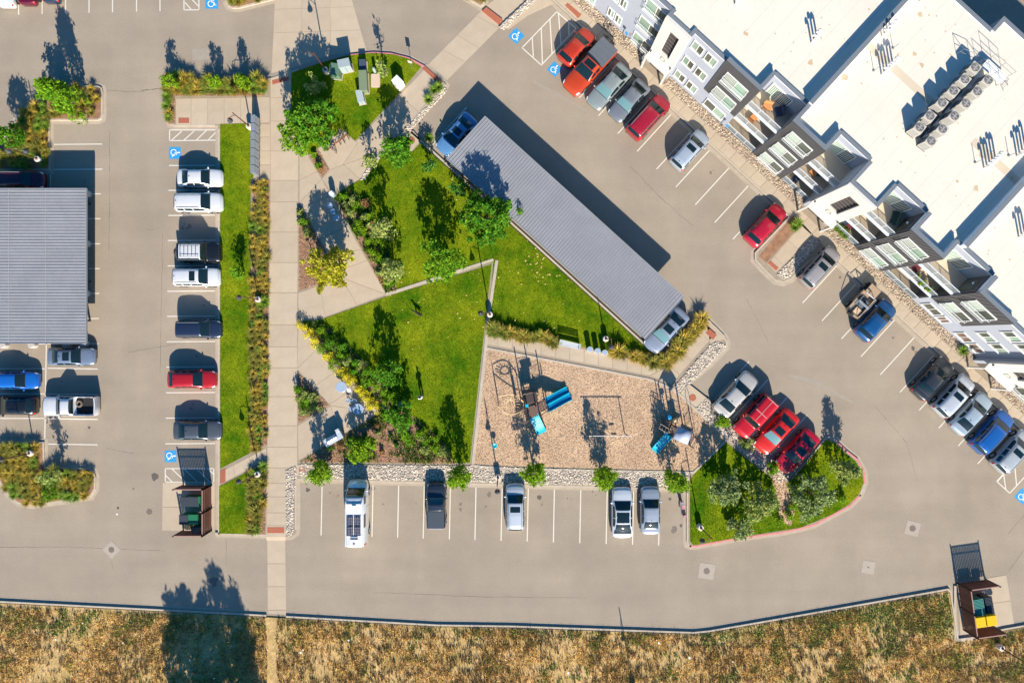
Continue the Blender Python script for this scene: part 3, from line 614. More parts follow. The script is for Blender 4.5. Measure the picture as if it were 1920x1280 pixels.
# trees standing just below the frame whose shadows reach the road
for x,y,h,r,l in ((366,1396,9.2,2.6,'first from the left'),(392,1404,9.6,2.7,'second from the left'),(424,1398,9.1,3.0,'middle one'),(458,1400,10.9,2.9,'second from the right'),(488,1402,9.6,2.4,'rightmost')):
    tree(x,y,h,r,'tall conifer below the frame, '+l+' of five','dark',shape='spire',z0=.3,n=135,per=26,leaf=.2,cr=.58,name='conifer',group='conifers beyond the lower edge')
# clipped golden shrubs along the walk
gp = [(568,612),(583,628),(594,641),(606,655),(618,668),(629,681),(642,694),(652,706),(662,717),(674,728),(685,740),(693,750),(701,760)]
for i,(x,y) in enumerate(gp):
    shrub(x,y,.95,.80 if i != 0 else .95,('first','second','third','fourth','fifth','sixth','seventh','eighth','ninth','tenth','eleventh','twelfth','last')[i]+' shrub of the golden row beside the diagonal walk, counted from its upper end','gold' if i not in (3,5) else 'lime',n=12,per=60,leaf=.05,name='golden_shrub',group='golden shrubs along the diagonal walk')
rs = random.Random(11)
def shrubs(poly, pitch, kinds, label, group, rmin=.45, rmax=.85, h=1.0, n=12, z=.16, leaf=.07):
    xs=[p[0] for p in poly]; ys=[p[1] for p in poly]; y=min(ys); ys0,ys1=min(ys),max(ys)
    while y < max(ys):
        x=min(xs)
        while x < max(xs):
            qx,qy=x+rs.uniform(-.35,.35)*pitch,y+rs.uniform(-.35,.35)*pitch
            if inpoly(np.array([[qx,qy]]),poly)[0]:
                k=rs.choice(kinds); rr2=rs.uniform(rmin,rmax); pos=('upper' if qy < ys0+(ys1-ys0)*.34 else 'lower' if qy > ys0+(ys1-ys0)*.67 else 'middle')+' '+('left' if qx < (min(xs)+max(xs))/2 else 'right'); L_='%s %s%s, %s part' % ('large' if rr2 > (rmin+rmax)/2 else 'small', {'green':'bright green','mid':'fresh green','sage':'sage green','lime':'lime green','rust':'rust tinged','dark':'dark green'}[k], label, pos); shrub(qx,qy,h*rs.uniform(.6,1.2),rr2,L_,k,n=n,per=38,leaf=leaf,group=group,z=z)
            x+=pitch
        y+=pitch
shrubs([(590,606),(625,625),(660,655),(715,700),(760,765),(725,768),(690,728),(640,675),(600,630)],19,['green','mid','sage','mid','lime'],' shrub behind the golden row','shrubs behind the golden row',.5,1.0,1.3)
shrubs([(632,372),(655,356),(695,385),(720,430),(735,495),(735,545),(715,520),(680,450)],17,['sage','rust','mid','sage','lime'],' shrub in the bed above the diagonal walk','shrubs of the upper bed',.45,.85,1.1)
shrubs([(716,776),(760,775),(795,805),(835,840),(845,862),(800,862),(740,800)],17,['mid','lime','sage'],' shrub at the lower edge of the big lawn','shrubs of the lower bed',.4,.8,.8)
shrubs([(690,790),(735,800),(770,862),(570,862),(600,846)],24,['sage','rust','dark'],' sparse shrub in the brown mulch bed','small shrubs in the mulch',.22,.42,.5,n=7)
shrubs([(560,702),(600,745),(604,762),(566,785)],15,['mid','sage','mid'],' shrub in the small triangular bed','shrubs of the small triangle',.5,.8,1.0)
shrubs([(563,390),(585,425),(590,445),(566,440)],14,['mid','sage'],' shrub at the tip of the mulch triangle','shrubs of the mulch triangle',.35,.6,.7)
shrubs([(592,290),(612,320),(607,330),(588,296)],11,['rust','mid','lime'],' shrub in the narrow wedge bed','shrubs of the wedge bed',.3,.5,.7)
shrubs([(1360,880),(1420,890),(1470,930),(1560,900),(1600,900),(1560,955),(1400,1000),(1330,1010)],30,['sage','mid','lime'],' shrub under the lower right island trees','shrubs under the island trees',.5,1.0,.9)
tufts([(477,339),(505,339),(501,832),(473,847)],11.5,'ornamental grass clump in the long bed beside the main walk','ornamental grasses along the main walk',(.45,.4,.15),.85)
tufts([(470,884),(498,868),(496,996),(470,996)],11.5,'ornamental grass clump in the bed below the lower path','ornamental grasses below the path')
tufts([(314,150),(345,147),(420,154),(498,148),(498,178),(314,178)],10.5,'ornamental grass clump in the bed above the bench pad, upper left','ornamental grasses in the upper left bed',(.35,.3,.35),1.15)
tufts([(314,180),(327,180),(327,228),(316,226)],10,'green grass clump in the narrow strip beside the corner pad','grasses beside the corner pad',(.2,.1,.7))
tufts([(918,610),(1044,636),(1042,644),(916,626)],9,'ornamental grass clump in the hedge above the playground path','grass hedge above the playground path',(.65,.15,.2),1.25)
tufts([(1146,656),(1236,676),(1316,594),(1324,604),(1242,688),(1146,660)],9,'golden grass clump in the hedge round the carport corner','grass hedge at the carport corner',(.4,.5,.1),1.35)
tufts([(50,212),(70,195),(110,170),(185,166),(190,176),(190,222),(96,224),(92,314),(30,314),(0,314),(0,290),(30,262)],14,'grass clump in the upper left kerb island','grasses of the upper left island',(.4,.35,.25))
tufts([(0,832),(78,832),(82,876),(165,880),(176,890),(172,930),(64,942),(36,938),(18,922),(0,890)],13,'grass clump in rows in the lower left kerb island','grasses of the lower left island',(.4,.35,.25),1.0,.2)
tufts([(424,-10),(450,-10),(515,-10),(515,-2),(450,12),(428,12)],11,'grass clump in the bed at the top edge','grasses at the top edge',(.4,.4,.2))
tufts([(872,-5),(915,-5),(904,10)],11,'grass clump in the corner bed at the top edge','grasses of the top corner bed',(.4,.5,.1))
for x,y in ((815,172),(823,167),(804,190),(806,262),(1492,420),(1486,427),(1567,428),(1573,434),(1580,441),(1800,657)):
    o = link('ornamental_grass', random.choice(TUFT[2])); o.location = (*G((x,y)),.16); o.rotation_euler.z = random.uniform(0,6); tag(o,'single green grass plant at the edge of the paving','grass clump','single grasses by the paving')

# ================================================================ VEHICLES
def X(s): return np.array([float(q) for q in s.split()])
SP = {
 'sedan': dict(h=1.45, t=X('0 .012 .04 .13 .22 .31 .44 .56 .65 .735 .85 .94 .98 1'), w=X('.78 .87 .94 .985 1 1 1 1 1 .99 .97 .93 .86 .76'),
   z4=X('.70 .86 .94 .96 .96 .96 .95 .94 .93 .91 .84 .75 .66 .56'), y5=X('.60 .70 .80 .82 .76 .70 .69 .71 .77 .83 .80 .74 .64 .55'),
   z5=X('.72 .90 .99 1.02 1.22 1.37 1.41 1.38 1.18 .97 .89 .80 .68 .57'), z7=X('.74 .93 1.02 1.06 1.30 1.44 1.47 1.45 1.25 1.02 .95 .85 .72 .59'),
   ws=(.575,.725), rw=(.145,.295), sd=((.25,.40),(.42,.64)), sr=(.40,.54)),
 'suv': dict(h=1.68, t=X('0 .008 .03 .07 .14 .35 .60 .69 .765 .86 .94 .98 1'), w=X('.84 .90 .95 .97 .99 1 1 1 .99 .98 .94 .87 .77'),
   z4=X('.80 .95 1.03 1.05 1.06 1.05 1.03 1.02 1.0 .95 .86 .74 .6'), y5=X('.66 .72 .75 .76 .77 .77 .77 .81 .85 .82 .76 .66 .56'),
   z5=X('.85 1.08 1.32 1.52 1.60 1.65 1.60 1.32 1.06 1.0 .90 .76 .61'), z7=X('.88 1.12 1.38 1.58 1.67 1.71 1.67 1.39 1.11 1.06 .95 .80 .63'),
   ws=(.61,.755), rw=(.018,.065), sd=((.10,.24),(.26,.42),(.44,.66)), sr=(.42,.54)),
 'hatch': dict(h=1.5, t=X('0 .01 .04 .10 .17 .24 .42 .56 .66 .745 .86 .94 .98 1'), w=X('.80 .88 .94 .97 .99 1 1 1 1 .99 .97 .93 .86 .76'),
   z4=X('.76 .92 .99 1.0 1.0 1.0 .98 .96 .94 .92 .85 .77 .68 .57'), y5=X('.62 .72 .79 .80 .76 .73 .71 .72 .78 .83 .80 .74 .64 .55'),
   z5=X('.80 .98 1.06 1.20 1.36 1.43 1.46 1.41 1.18 .98 .90 .81 .69 .58'), z7=X('.83 1.02 1.10 1.27 1.43 1.50 1.52 1.48 1.25 1.03 .96 .86 .73 .60'),
   ws=(.575,.735), rw=(.065,.155), sd=((.18,.30),(.32,.44),(.46,.65)), sr=(.36,.50)),
 'boxy': dict(h=1.80, t=X('0 .01 .03 .05 .35 .60 .645 .685 .70 .9 .975 1'), w=X('.90 .94 .96 .97 .98 .98 .98 .97 .96 .94 .90 .84'),
   z4=X('1.0 1.10 1.12 1.12 1.12 1.10 1.08 1.07 1.06 1.02 .95 .7'), y5=X('.76 .80 .82 .82 .82 .82 .83 .85 .86 .84 .80 .72'),
   z5=X('1.05 1.3 1.6 1.74 1.78 1.76 1.50 1.18 1.10 1.06 .97 .71'), z7=X('1.06 1.34 1.65 1.78 1.83 1.81 1.55 1.22 1.15 1.12 1.0 .73'),
   ws=(.605,.683), rw=(.012,.04), sd=((.08,.30),(.33,.58)), sr=None),
 'pickup': dict(h=1.85, t=X('0 .012 .025 .03 .385 .39 .405 .43 .56 .635 .70 .85 .95 .985 1'), w=X('.93 .96 .97 .97 .98 .98 .98 .98 1 1 1 .98 .95 .90 .82'),
   z4=X('1.25 1.27 1.27 1.27 1.27 1.27 1.2 1.16 1.14 1.12 1.12 1.09 1.0 .88 .7'), y5=X('.80 .80 .82 .84 .84 .84 .76 .74 .75 .80 .86 .84 .78 .68 .6'),
   z5=X('1.24 1.25 1.25 .72 .72 1.2 1.55 1.76 1.78 1.48 1.18 1.14 1.04 .9 .71'), z7=X('1.24 1.25 1.25 .72 .72 1.25 1.60 1.83 1.85 1.54 1.24 1.21 1.10 .94 .73'),
   ws=(.567,.69), rw=(.392,.424), sd=((.435,.52),(.53,.63)), sr=(.45,.56)),
 'van': dict(h=2.6, t=X('0 .01 .02 .3 .6 .76 .81 .875 .94 .98 1'), w=X('.95 .98 .99 1 1 1 .99 .98 .94 .88 .8'),
   z4=X('1.6 1.66 1.68 1.68 1.68 1.6 1.5 1.35 1.15 .9 .7'), y5=X('.84 .86 .87 .87 .87 .86 .86 .86 .80 .7 .6'),
   z5=X('2.3 2.52 2.56 2.58 2.58 2.5 2.15 1.5 1.2 .93 .71'), z7=X('2.35 2.58 2.62 2.66 2.66 2.58 2.22 1.56 1.25 .97 .73'),
   ws=(.768,.872), rw=None, sd=((.30,.50),(.66,.78)), sr=None)}
M_glass = mat('car_glass', (.008, .018, .02), .04, spec=.8); M_glassl = mat('shaded_glass', (.15, .28, .29), .10, spec=.8, metal=.2)
M_tyre = mat('tyre', (.018, .018, .018), .9); M_rim = mat('rim', (.45, .46, .48), .35, metal=.7)
M_head = mat('headlight', (.75, .8, .85), .1, spec=.8); M_tail = mat('taillight', (.5, .01, .01), .15, spec=.8); M_seam = mat('panel_gap', (.02, .02, .02), .8)
PAINT = {}
def paint(col, metal=.25, rough=.3):
    k = 'paint_%.3f_%.3f_%.3f' % col
    return mat(k, col, rough, metal, coat=.8)
def car(kind, px, py, ang, Lpx, Wpx, col, label, cat='car', roof=None, sunroof=False, rails=False, shade=False, tail=True, hood=None, bed=None, name='parked_car', group='cars parked in the bays', glassroof=False, hz=1.0, seed=0):
    sp = SP[kind]; k = 1.014 if kind != 'van' else 1.03
    L, Wd = Lpx*S/k, Wpx*S/k*1.04; T = sp['t']; root = empty(name, (*W(px, py, .9).xy, .0), math.radians(ang)); tag(root, label, cat, group)
    Pm = paint(col); hw = Wd/2
    def ring(t):
        g = lambda a: float(np.interp(t, T, sp[a])); w, z4, y5, z5, z7 = g('w'), g('z4'), g('y5'), g('z5'), g('z7'); y5 = min(y5, w*.9)
        R = [(.84*w, .24), (.96*w, .34), (w, .55), (.985*w, z4-.13), (.94*w, z4), (y5, z5), (y5*.55, z5+.75*(z7-z5)), (0, z7)]
        e = .5-.5*math.cos(min(1, max(0, t))*math.pi)
        return [(y*hw, z*hz) for y, z in R]
    def P(t, s):
        R = ring(t); i = 7-abs(s); a = int(min(6, math.floor(i))); f = i-a; y = R[a][0]*(1-f)+R[a+1][0]*f; z = R[a][1]*(1-f)+R[a+1][1]*f
        bow = (t-.5)*L
        if t > .9 or t < .06:                                  # rounded nose and tail in plan
            q = (abs(y)/hw)**2.2; amt = .22*q*(((t-.9)/.1) if t > .9 else (.06-t)/.06*.55); bow += -amt if t > .5 else amt
        return Vector((bow, y if s > 0 else -y, z))
    ts = sorted(set(list(T)+list(np.linspace(0, 1, 26)))); m = MB()
    for t in ts: m.v += [tuple(P(t, s)) for s in range(-7, 8)]
    for i in range(len(ts)-1):
        for j in range(14): m.f.append((i*15+j, i*15+j+1, (i+1)*15+j+1, (i+1)*15+j)); m.m.append(0)
        m.f.append((i*15+14, i*15, (i+1)*15, (i+1)*15+14)); m.m.append(0)
    nn = (len(ts)-1)*15; m.f.append(tuple(range(14, -1, -1))); m.f.append(tuple(range(nn, nn+15))); m.m += [0, 0]
    b = m.build('body', Pm, root, smooth=True)
    def patch(t0, t1, s0, s1, off, nt=5, ns=6, mb=None, shrink=0):
        mb = mb or MB(); base = len(mb.v)
        for i in range(nt+1):
            for j in range(ns+1):
                t = t0+(t1-t0)*i/nt; s = s0+(s1-s0)*j/ns
                if shrink: s = (s0+s1)/2+(s-(s0+s1)/2)*(1-shrink*(1-i/nt))
                p = P(t, s); e = .004; a = P(t+e, s)-P(t-e, s); c = P(t, s+e*5)-P(t, s-e*5); nrm = a.cross(c)
                if nrm.length > 1e-9: nrm.normalize()
                if nrm.dot(p-Vector((p.x, 0, .75))) < 0: nrm = -nrm
                mb.v.append(tuple(p+nrm*off))
        for i in range(nt):
            for j in range(ns): q = base+i*(ns+1)+j; mb.f.append((q, q+1, q+ns+2, q+ns+1)); mb.m.append(0)
        return mb
    gl = M_glassl if shade else M_glass
    if roof or glassroof:
        a = sp['rw'][1] if sp['rw'] else .02; rm = M_glass if glassroof else paint(roof)
        if glassroof: a = .10
        if kind == 'boxy': a = .04
        patch(a, sp['ws'][0]-.005, -2.05, 2.05, .008, 8, 8).build('roof', rm, root, smooth=True)
    if hood: patch(sp['ws'][1]+.01, .97, -2.6, 2.6, .008, 6, 8).build('hood', paint(hood), root, smooth=True)
    ft = patch(*sp['ws'], -1.88, 1.88, .014); ft.build('windshield', gl, root, smooth=True)
    if sp['rw'] and not (bed == 'cap'): patch(*sp['rw'], -1.82, 1.82, .014).build('rear_window', M_glass, root, smooth=True)
    for a, c in sp['sd']:
        for sg in (1, -1): patch(a, c, sg*2.12, sg*2.86, .014, 4, 3).build('side_window', M_glass, root, smooth=True)
    patch(sp['ws'][1]+.001, sp['ws'][1]+.012, -2.1, 2.1, .012, 2, 6).build('cowl_strip', M_blk, root, smooth=True)
    if sunroof and sp['sr']: patch(*sp['sr'], -1.25, 1.25, .016, 3, 4).build('sunroof', M_glass, root, smooth=True)
    if rails:
        for sg in (1, -1):
            a = sp['rw'][1]+.03; pts = [tuple(P(a+(sp['ws'][0]-.03-a)*i/6, sg*1.75)+Vector((0, 0, .045))) for i in range(7)]
            MB().path(pts, .022, 6).build('roof_rail', M_grey, root)
    # shut lines of hood, boot and doors
    def seam(t0, a0, t1, a1, w=.006):
        s0 = MB(); ok = False
        for i in range(8):
            u, v = i/8, (i+1)/8; ta, sa, tb, sb = t0+(t1-t0)*u, a0+(a1-a0)*u, t0+(t1-t0)*v, a0+(a1-a0)*v; pa, pb = P(ta, sa), P(tb, sb)
            d = (pb-pa); 
            if d.length < 1e-5: continue
            up = Vector((0, 0, 1)) if abs(sa) < 2.95 else Vector((0, math.copysign(1, sa), 0)); sd = d.cross(up).normalized()*.011; o = up*.006
            ok = True; s0.face([pa+sd+o, pb+sd+o, pb-sd+o, pa-sd+o])
        if ok: s0.build('panel_gap', M_seam, root)
    c1 = sp['ws'][1]
    seam(c1+.012, -2.75, .965, -2.3); seam(c1+.012, 2.75, .965, 2.3); seam(.965, -2.3, .965, 2.3)
    for t in ([sp['sd'][-1][0]-.01, sp['sd'][-1][1]+.005] if kind != 'van' else [.60, .75]):
        for sg in (1, -1): seam(t, sg*3.1, t, sg*5.0)
    if kind == 'sedan': seam(.135, -2.6, .135, 2.6)
    for sg in (1, -1):
        patch(.925, .985, sg*2.35, sg*3.5, .012, 3, 4).build('headlight', M_head, root, smooth=True)
        patch(.004, .035, sg*2.3, sg*3.7, .012, 3, 4).build('taillight', M_tail, root, smooth=True)
        q = P(c1-.03, sg*3.0); mm = MB(); mm.lathe((0, 0, 0), [(.02, -.09), (.10, -.07), (.12, 0), (.09, .07), (.02, .09)], 8); mo = mm.build('wing_mirror', Pm, root, smooth=True, loc=q+Vector((0, sg*.11, .04))); mo.scale = (.75, 1.1, .8)
        mq = MB(); mq.tube(q, q+Vector((0, sg*.1, .02)), .03, 5); mq.build('mirror_arm', M_blk, root)
    wr = .34 if kind in ('sedan', 'hatch') else .38
    if kind == 'pickup': wr = .41
    for t in (.185, .80):
        for sg in (1, -1):
            y = hw*.985; ar = MB(); ar.tube((0, 0, 0), (0, sg*.02, 0), wr+.055, 20); ar.build('wheel_arch', M_blk, root, loc=((t-.5)*L, sg*(y-.005), wr))
            w = MB(); w.tube((0, -.11, 0), (0, .11, 0), wr, 20); wh = w.build('wheel', M_tyre, root, loc=((t-.5)*L, sg*(y-.07), wr))
            r = MB(); r.tube((0, sg*.10, 0), (0, sg*.118, 0), wr*.62, 14)
            r.build('rim', M_rim, wh)
    sh = MB(); q = P(sp['rw'][1]+.03 if sp['rw'] else .5, 0); sh.box((q.x, 0, q.z+.03), (.14, .035, .06), 0, 0, .5)
    if kind in ('sedan', 'suv', 'hatch'): sh.build('antenna', M_blk, root)
    root['_L'] = L; del root['_L']
    return root, P, L, hw
V47, V227 = 47.5, 227.5
WH = (.72, .73, .73); SIL = (.42, .47, .52); BSIL = (.30, .40, .50); RED = (.42, .012, .018); ORG = (.52, .055, .012); NAVY = (.018, .03, .065); DGR = (.075, .088, .105); GRY = (.17, .20, .23); BLU = (.01, .13, .50); MAR = (.10, .004, .02); BLK = (.012, .013, .016)
G1 = 'cars parked along the long lawn'
car('sedan',374,333,0,86,33,WH,'white sedan nearest the upper end of the row beside the long lawn',group=G1)
car('suv',372,379,0,90,35,WH,'white SUV with hood vents, second car of the row beside the long lawn',group=G1,rails=True)
r,P,L,hw = car('boxy',374,473,0,80,36,BLK,'black off-road car with white roof, roof rack and spare wheel',group=G1,roof=WH)
rk = MB()
for sg in (-1,1): rk.path([(-.36*L,sg*.55,1.98),(.08*L,sg*.55,1.98)],.025)
for i in range(5): rk.tube((-.34*L+i*.09*L,-.55,1.98),(-.34*L+i*.09*L,.55,1.98),.02,6)
for sx in (-.34,.06):
    for sg in (-1,1): rk.tube((sx*L,sg*.55,1.8),(sx*L,sg*.55,1.98),.02,5)
rk.build('roof_rack',M_blk,r)
sw = MB(); sw.tube((-.50*L-.02,0,.98),(-.50*L-.25,0,.98),.37,20); s_ = sw.build('spare_wheel',M_tyre,r); MB().tube((-.50*L-.24,0,.98),(-.50*L-.27,0,.98),.2,14).build('rim',M_rim,s_)
car('suv',368,519,0,88,34,WH,'white SUV with a dark sunroof between the black off-road car and a free bay',group=G1,sunroof=True,rails=True)
car('suv',372,617,0,85,33,NAVY,'dark navy SUV in the row beside the long lawn',group=G1,rails=True)
car('hatch',359,711,0,91,33,RED,'red hatchback in the row beside the long lawn',group=G1)
car('sedan',369,807,0,91,35,DGR,'dark grey sedan nearest the blue parking symbol',group=G1)
car('suv',38,337,0,88,31,MAR,'maroon car above the left carport, cut by the frame',group='cars by the left carport',rails=True)
car('sedan',132,668,0,88,33,(.16,.21,.29),'blue grey sedan with sunroof just below the left carport',group='cars by the left carport',sunroof=True)
car('hatch',28,713,0,86,32,BLU,'bright blue car on the left edge',group='cars by the left carport')
car('hatch',24,761,180,86,33,BLK,'black car with red tail lights below the bright blue car',group='cars by the left carport')
r,P,L,hw = car('pickup',130,761,180,104,36,(.68,.69,.70),'white pickup truck with a spare tyre lying in its bed','pickup truck',name='pickup_truck',group='cars by the left carport')
MB().sheet([(-.47*L,-hw*.8),(-.12*L,-hw*.8),(-.12*L,hw*.8),(-.47*L,hw*.8)],.735).build('bed_liner',M_blk,r)
ty = MB(); ty.ring((0,0,0),.26,.11,'z',24,8); to = ty.build('spare_tyre',mat('dusty_tyre',(.16,.13,.10),.95),None,smooth=True); to.location = (*W(147,757,1.0).xy,.86); tag(to,'dusty spare tyre lying in the bed of the white pickup','tyre')
car('sedan',9,-31,90,86,33,WH,'white car at the top left corner, cut by the frame',group='cars at the top edge')
car('sedan',50,-36,90,88,33,MAR,'dark maroon car at the top edge beside the white one',group='cars at the top edge')
car('sedan',94,-39,90,86,33,NAVY,'blue car at the top edge, right of the maroon one',group='cars at the top edge')
G3 = 'vehicles in the lower row'
r,P,L,hw = car('van',671,958,90,122,38,WH,'white high-roof camper van with solar panels','van',name='camper_van',group=G3)
for i in range(2):
    for j in range(2):
        x0 = -.30*L+i*.155*L; y0 = -.70+j*.74; p = MB().box((x0+.45,y0+.33,2.79),(.92,.64,.03)).build('solar_panel',mat('solar_cell',(.015,.015,.05),.15,var=.3,scale=6),r)
        fr = MB(); fr.bb(x0-.02,x0+.92,y0-.005,y0+.005,2.78,2.815)
        for q in range(1,6): fr.bb(x0+q*.15,x0+q*.15+.008,y0+.01,y0+.65,2.805,2.812)
        for q in range(1,4): fr.bb(x0,x0+.9,y0+q*.16,y0+q*.16+.008,2.805,2.812)
        fr.build('cell_grid',M_white,p)
bx = MB(); bx.bb(.10*L,.155*L,-.25,.15,2.68,2.86); bx.build('roof_fan',M_white,r); bx = MB(); bx.bb(-.46*L,-.36*L,-.42,.30,2.66,2.86); a = bx.build('air_conditioner',M_white,r); MB().lathe((-.42*L,-.05,2.86),[(.14,0),(.14,.02),(.05,.03)],14).build('fan_grille',M_grey,a)
rr_ = MB()
for sg in (-1,1): rr_.bb(-.47*L,.2*L,sg*.80-.02,sg*.80+.02,2.68,2.76)
for t in (-.33,.0,.17): rr_.bb(t*L,t*L+.04,-.8,.8,2.72,2.76)
rr_.build('roof_rack',M_white,r); MB().box((.10*L,0,2.69),(.18*L,1.5,.02)).build('roof_deck_plate',M_white,r)
r,P,L,hw = car('pickup',818,947,90,86,35,(.028,.038,.055),'black pickup truck with a ribbed bed cover','pickup truck',name='pickup_truck',group=G3,bed='cap')
cv = MB(); cv.bb(-.485*L,-.12*L,-hw*.86,hw*.86,1.2,1.27)
for i in range(7): cv.bb(-.48*L,-.125*L,-hw*.75+i*hw*.25-.02,-hw*.75+i*hw*.25+.02,1.268,1.29)
cv.build('bed_cover',mat('bed_cover',(.04,.055,.075),.5),r); MB().bb(-.492*L,-.482*L,-hw*.8,hw*.7,1.24,1.30).build('tailgate_trim',M_bsteel,r)
car('suv',966,950,90,88,35,(.50,.55,.60),'silver white SUV with a dark sunroof in the lower row',group=G3,sunroof=True,rails=True)
car('sedan',1167,961,90,96,38,(.66,.70,.74),'white sedan with a full black glass roof',group=G3,glassroof=True)
car('sedan',1220,957,90,91,36,(.33,.38,.44),'silver sedan at the right end of the lower row',group=G3)
G4 = 'cars parked along the apartment building'
r,P,L,hw = car('hatch',1082,86,V47,80,36,(.46,.035,.012),'small orange hatchback with a black roof front, first by the building',group=G4,hz=.97)
MB().path([(-.47*L,-.6,1.22),(-.47*L,.6,1.22)],.04,6).build('spoiler',paint(ORG),r)
r,P,L,hw = car('pickup',1105,127,V227,116,40,ORG,'orange pickup truck with a grey bed cover','pickup truck',name='pickup_truck',group=G4,bed='cap',sunroof=True)
cv = MB(); cv.bb(-.49*L,-.12*L,-hw*.93,hw*.93,1.22,1.34)
for i in range(3): cv.bb(-.40*L+i*.1*L,-.395*L+i*.1*L+.03,-hw*.9,hw*.9,1.338,1.355)
cv.build('bed_cover',mat('grey_cover',(.10,.115,.135),.6),r)
car('sedan',1142,161,V227,98,37,(.24,.28,.28),'grey green sedan beside the orange pickup',group=G4,shade=True)
car('sedan',1180,187,V227,90,35,(.17,.19,.22),'dark silver coupe left of the wine red wagon',group=G4,shade=True)
car('suv',1217,218,V47,97,37,(.36,.012,.03),'wine red wagon with roof rails, last of the first group',group=G4,rails=True)
car('suv',1294,280,V47,86,34,(.36,.42,.50),'silver blue SUV with a sunroof, standing alone by the building',group=G4,sunroof=True)
car('hatch',1437,421,V47,93,36,(.44,.01,.03),'red hatchback beside the small mulch island',group=G4)
car('suv',1539,500,V47,90,34,(.33,.31,.31),'beige grey SUV with a dark sunroof beside the stone island',group=G4,sunroof=True,rails=True)
car('hatch',1644,600,V47,88,38,(.008,.075,.22),'deep blue hatchback beside the open-top jeep',group=G4)
car('sedan',1751,709,V47,91,37,(.03,.035,.042),'black sedan with red tail lights, first of five in the right group',group=G4)
car('suv',1790,741,V47,91,36,(.46,.50,.55),'silver SUV with a sunroof right of the black sedan',group=G4,sunroof=True)
car('sedan',1824,775,V47,92,36,(.32,.40,.47),'pale blue sedan in the middle of the right group',group=G4)
car('suv',1862,809,V47,94,37,(.01,.10,.36),'bright blue SUV in the right group',group=G4,rails=True)
car('suv',1901,846,V47,92,36,(.40,.44,.46),'silver SUV with a sunroof at the right edge beside the hatching',group=G4,sunroof=True,rails=True)
G5 = 'cars at the diagonal bays below the carport'
car('sedan',1381,739,V47,98,38,(.50,.48,.44),'champagne silver sedan in the diagonal bays',group=G5)
r,P,L,hw = car('boxy',1416,780,V227,92,36,(.55,.012,.02),'red jeep with a hardtop between the silver and the red sedans',group=G5)
s1 = MB(); s1.bb(-.44*L,.08*L,-.02,.02,1.83,1.85); s1.bb(-.10*L,-.09*L,-.72,.72,1.82,1.845); s1.bb(-.43*L,-.42*L,-.72,.72,1.82,1.845); s1.build('roof_seams',mat('pale_seal',(.6,.35,.33),.6),r)
car('sedan',1457,809,V227,96,37,(.62,.02,.012),'bright red sedan with a sunshade and sunroof',group=G5,sunroof=True,shade=True)
car('sedan',1496,846,V227,94,37,(.50,.008,.025),'dark red sedan at the end of the diagonal bays',group=G5,sunroof=True)
car('sedan',856,251,V227,90,36,(.10,.25,.47),'blue sedan at the upper end of the long carport',group='cars by the long carport',sunroof=True)
car('sedan',1250,619,V227,98,37,(.24,.28,.36),'blue grey sedan at the lower end of the long carport',group='cars by the long carport',sunroof=True,shade=True)
# open-top jeep
t = empty('open_jeep', (*W(1620,563,.8).xy,0), math.radians(V47)); tag(t,'open-top jeep with tan body and black seats, no roof','jeep',G4)
Mt = paint((.36,.26,.17),.0,.5); b = MB(); b.bb(-1.85,1.75,-.75,.75,.45,.62); b.bb(.75,1.75,-.62,.62,.6,1.02); b.bb(-1.85,.75,-.78,-.68,.6,1.0); b.bb(-1.85,.75,.68,.78,.6,1.0); b.bb(-1.87,-1.78,-.78,.78,.6,1.0); b.build('body',Mt,t)
MB().bb(1.73,1.80,-.5,.5,.6,.98).build('grille',M_blk,t)
f = MB(); f.bb(.9,1.75,-.86,-.6,.68,.82); f.bb(.9,1.75,.6,.86,.68,.82); f.bb(-1.7,-.85,-.88,-.66,.72,.84); f.bb(-1.7,-.85,.66,.88,.72,.84); f.build('fender',M_blk,t)
MB().bb(-.8,.3,-.66,.66,.62,.80).build('cabin_floor',mat('grey_trim',(.10,.12,.14),.7),t)
for y in (-.34,.34):
    s_ = MB(); s_.box((-.15,y,.95),(.5,.46,.16)); s_.box((-.42,y,1.22),(.12,.46,.55)); s_.build('seat',mat('seat_grey',(.07,.08,.09),.8),t)
MB().bb(-1.72,-.95,-.60,.10,.63,.85).build('cargo_box',mat('tan_box',(.55,.40,.26),.8),t)
rb = MB()
for y in (-.62,.62): rb.path([(.68,y,1.0),(.50,y,1.62),(-.6,y,1.68),(-1.6,y,1.2),(-1.75,y,1.0)],.035,6)
for x,z in ((.5,1.62),(-.6,1.68),(-.72,1.66)): rb.tube((x,-.62,z),(x,.62,z),.04,6)
rb.build('roll_cage',M_steel,t)
MB().path([(.70,-.6,1.0),(.56,-.6,1.5),(.56,.6,1.5),(.70,.6,1.0),(.70,-.6,1.0)],.03,6).build('windshield_frame',M_white,t)
for x in (-1.25,1.25):
    for sg in (-1,1):
        w = MB(); w.tube((x,sg*.66,.4),(x,sg*.92,.4),.40,18); wo = w.build('wheel',M_tyre,t); MB().tube((x,sg*.91,.4),(x,sg*.935,.4),.22,12).build('rim',M_rim,wo)
MB().tube((-1.9,.2,.95),(-2.1,.2,.95),.37,18).build('spare_wheel',M_tyre,t)
for sg in (-1,1): MB().tube((1.78,sg*.42,.8),(1.84,sg*.42,.8),.09,10).build('headlight',M_head,t)
SW = MB(); SW.ring((.12,.34,1.18),.18,.018,'x',14,5); SW.build('steering_wheel',M_blk,t)
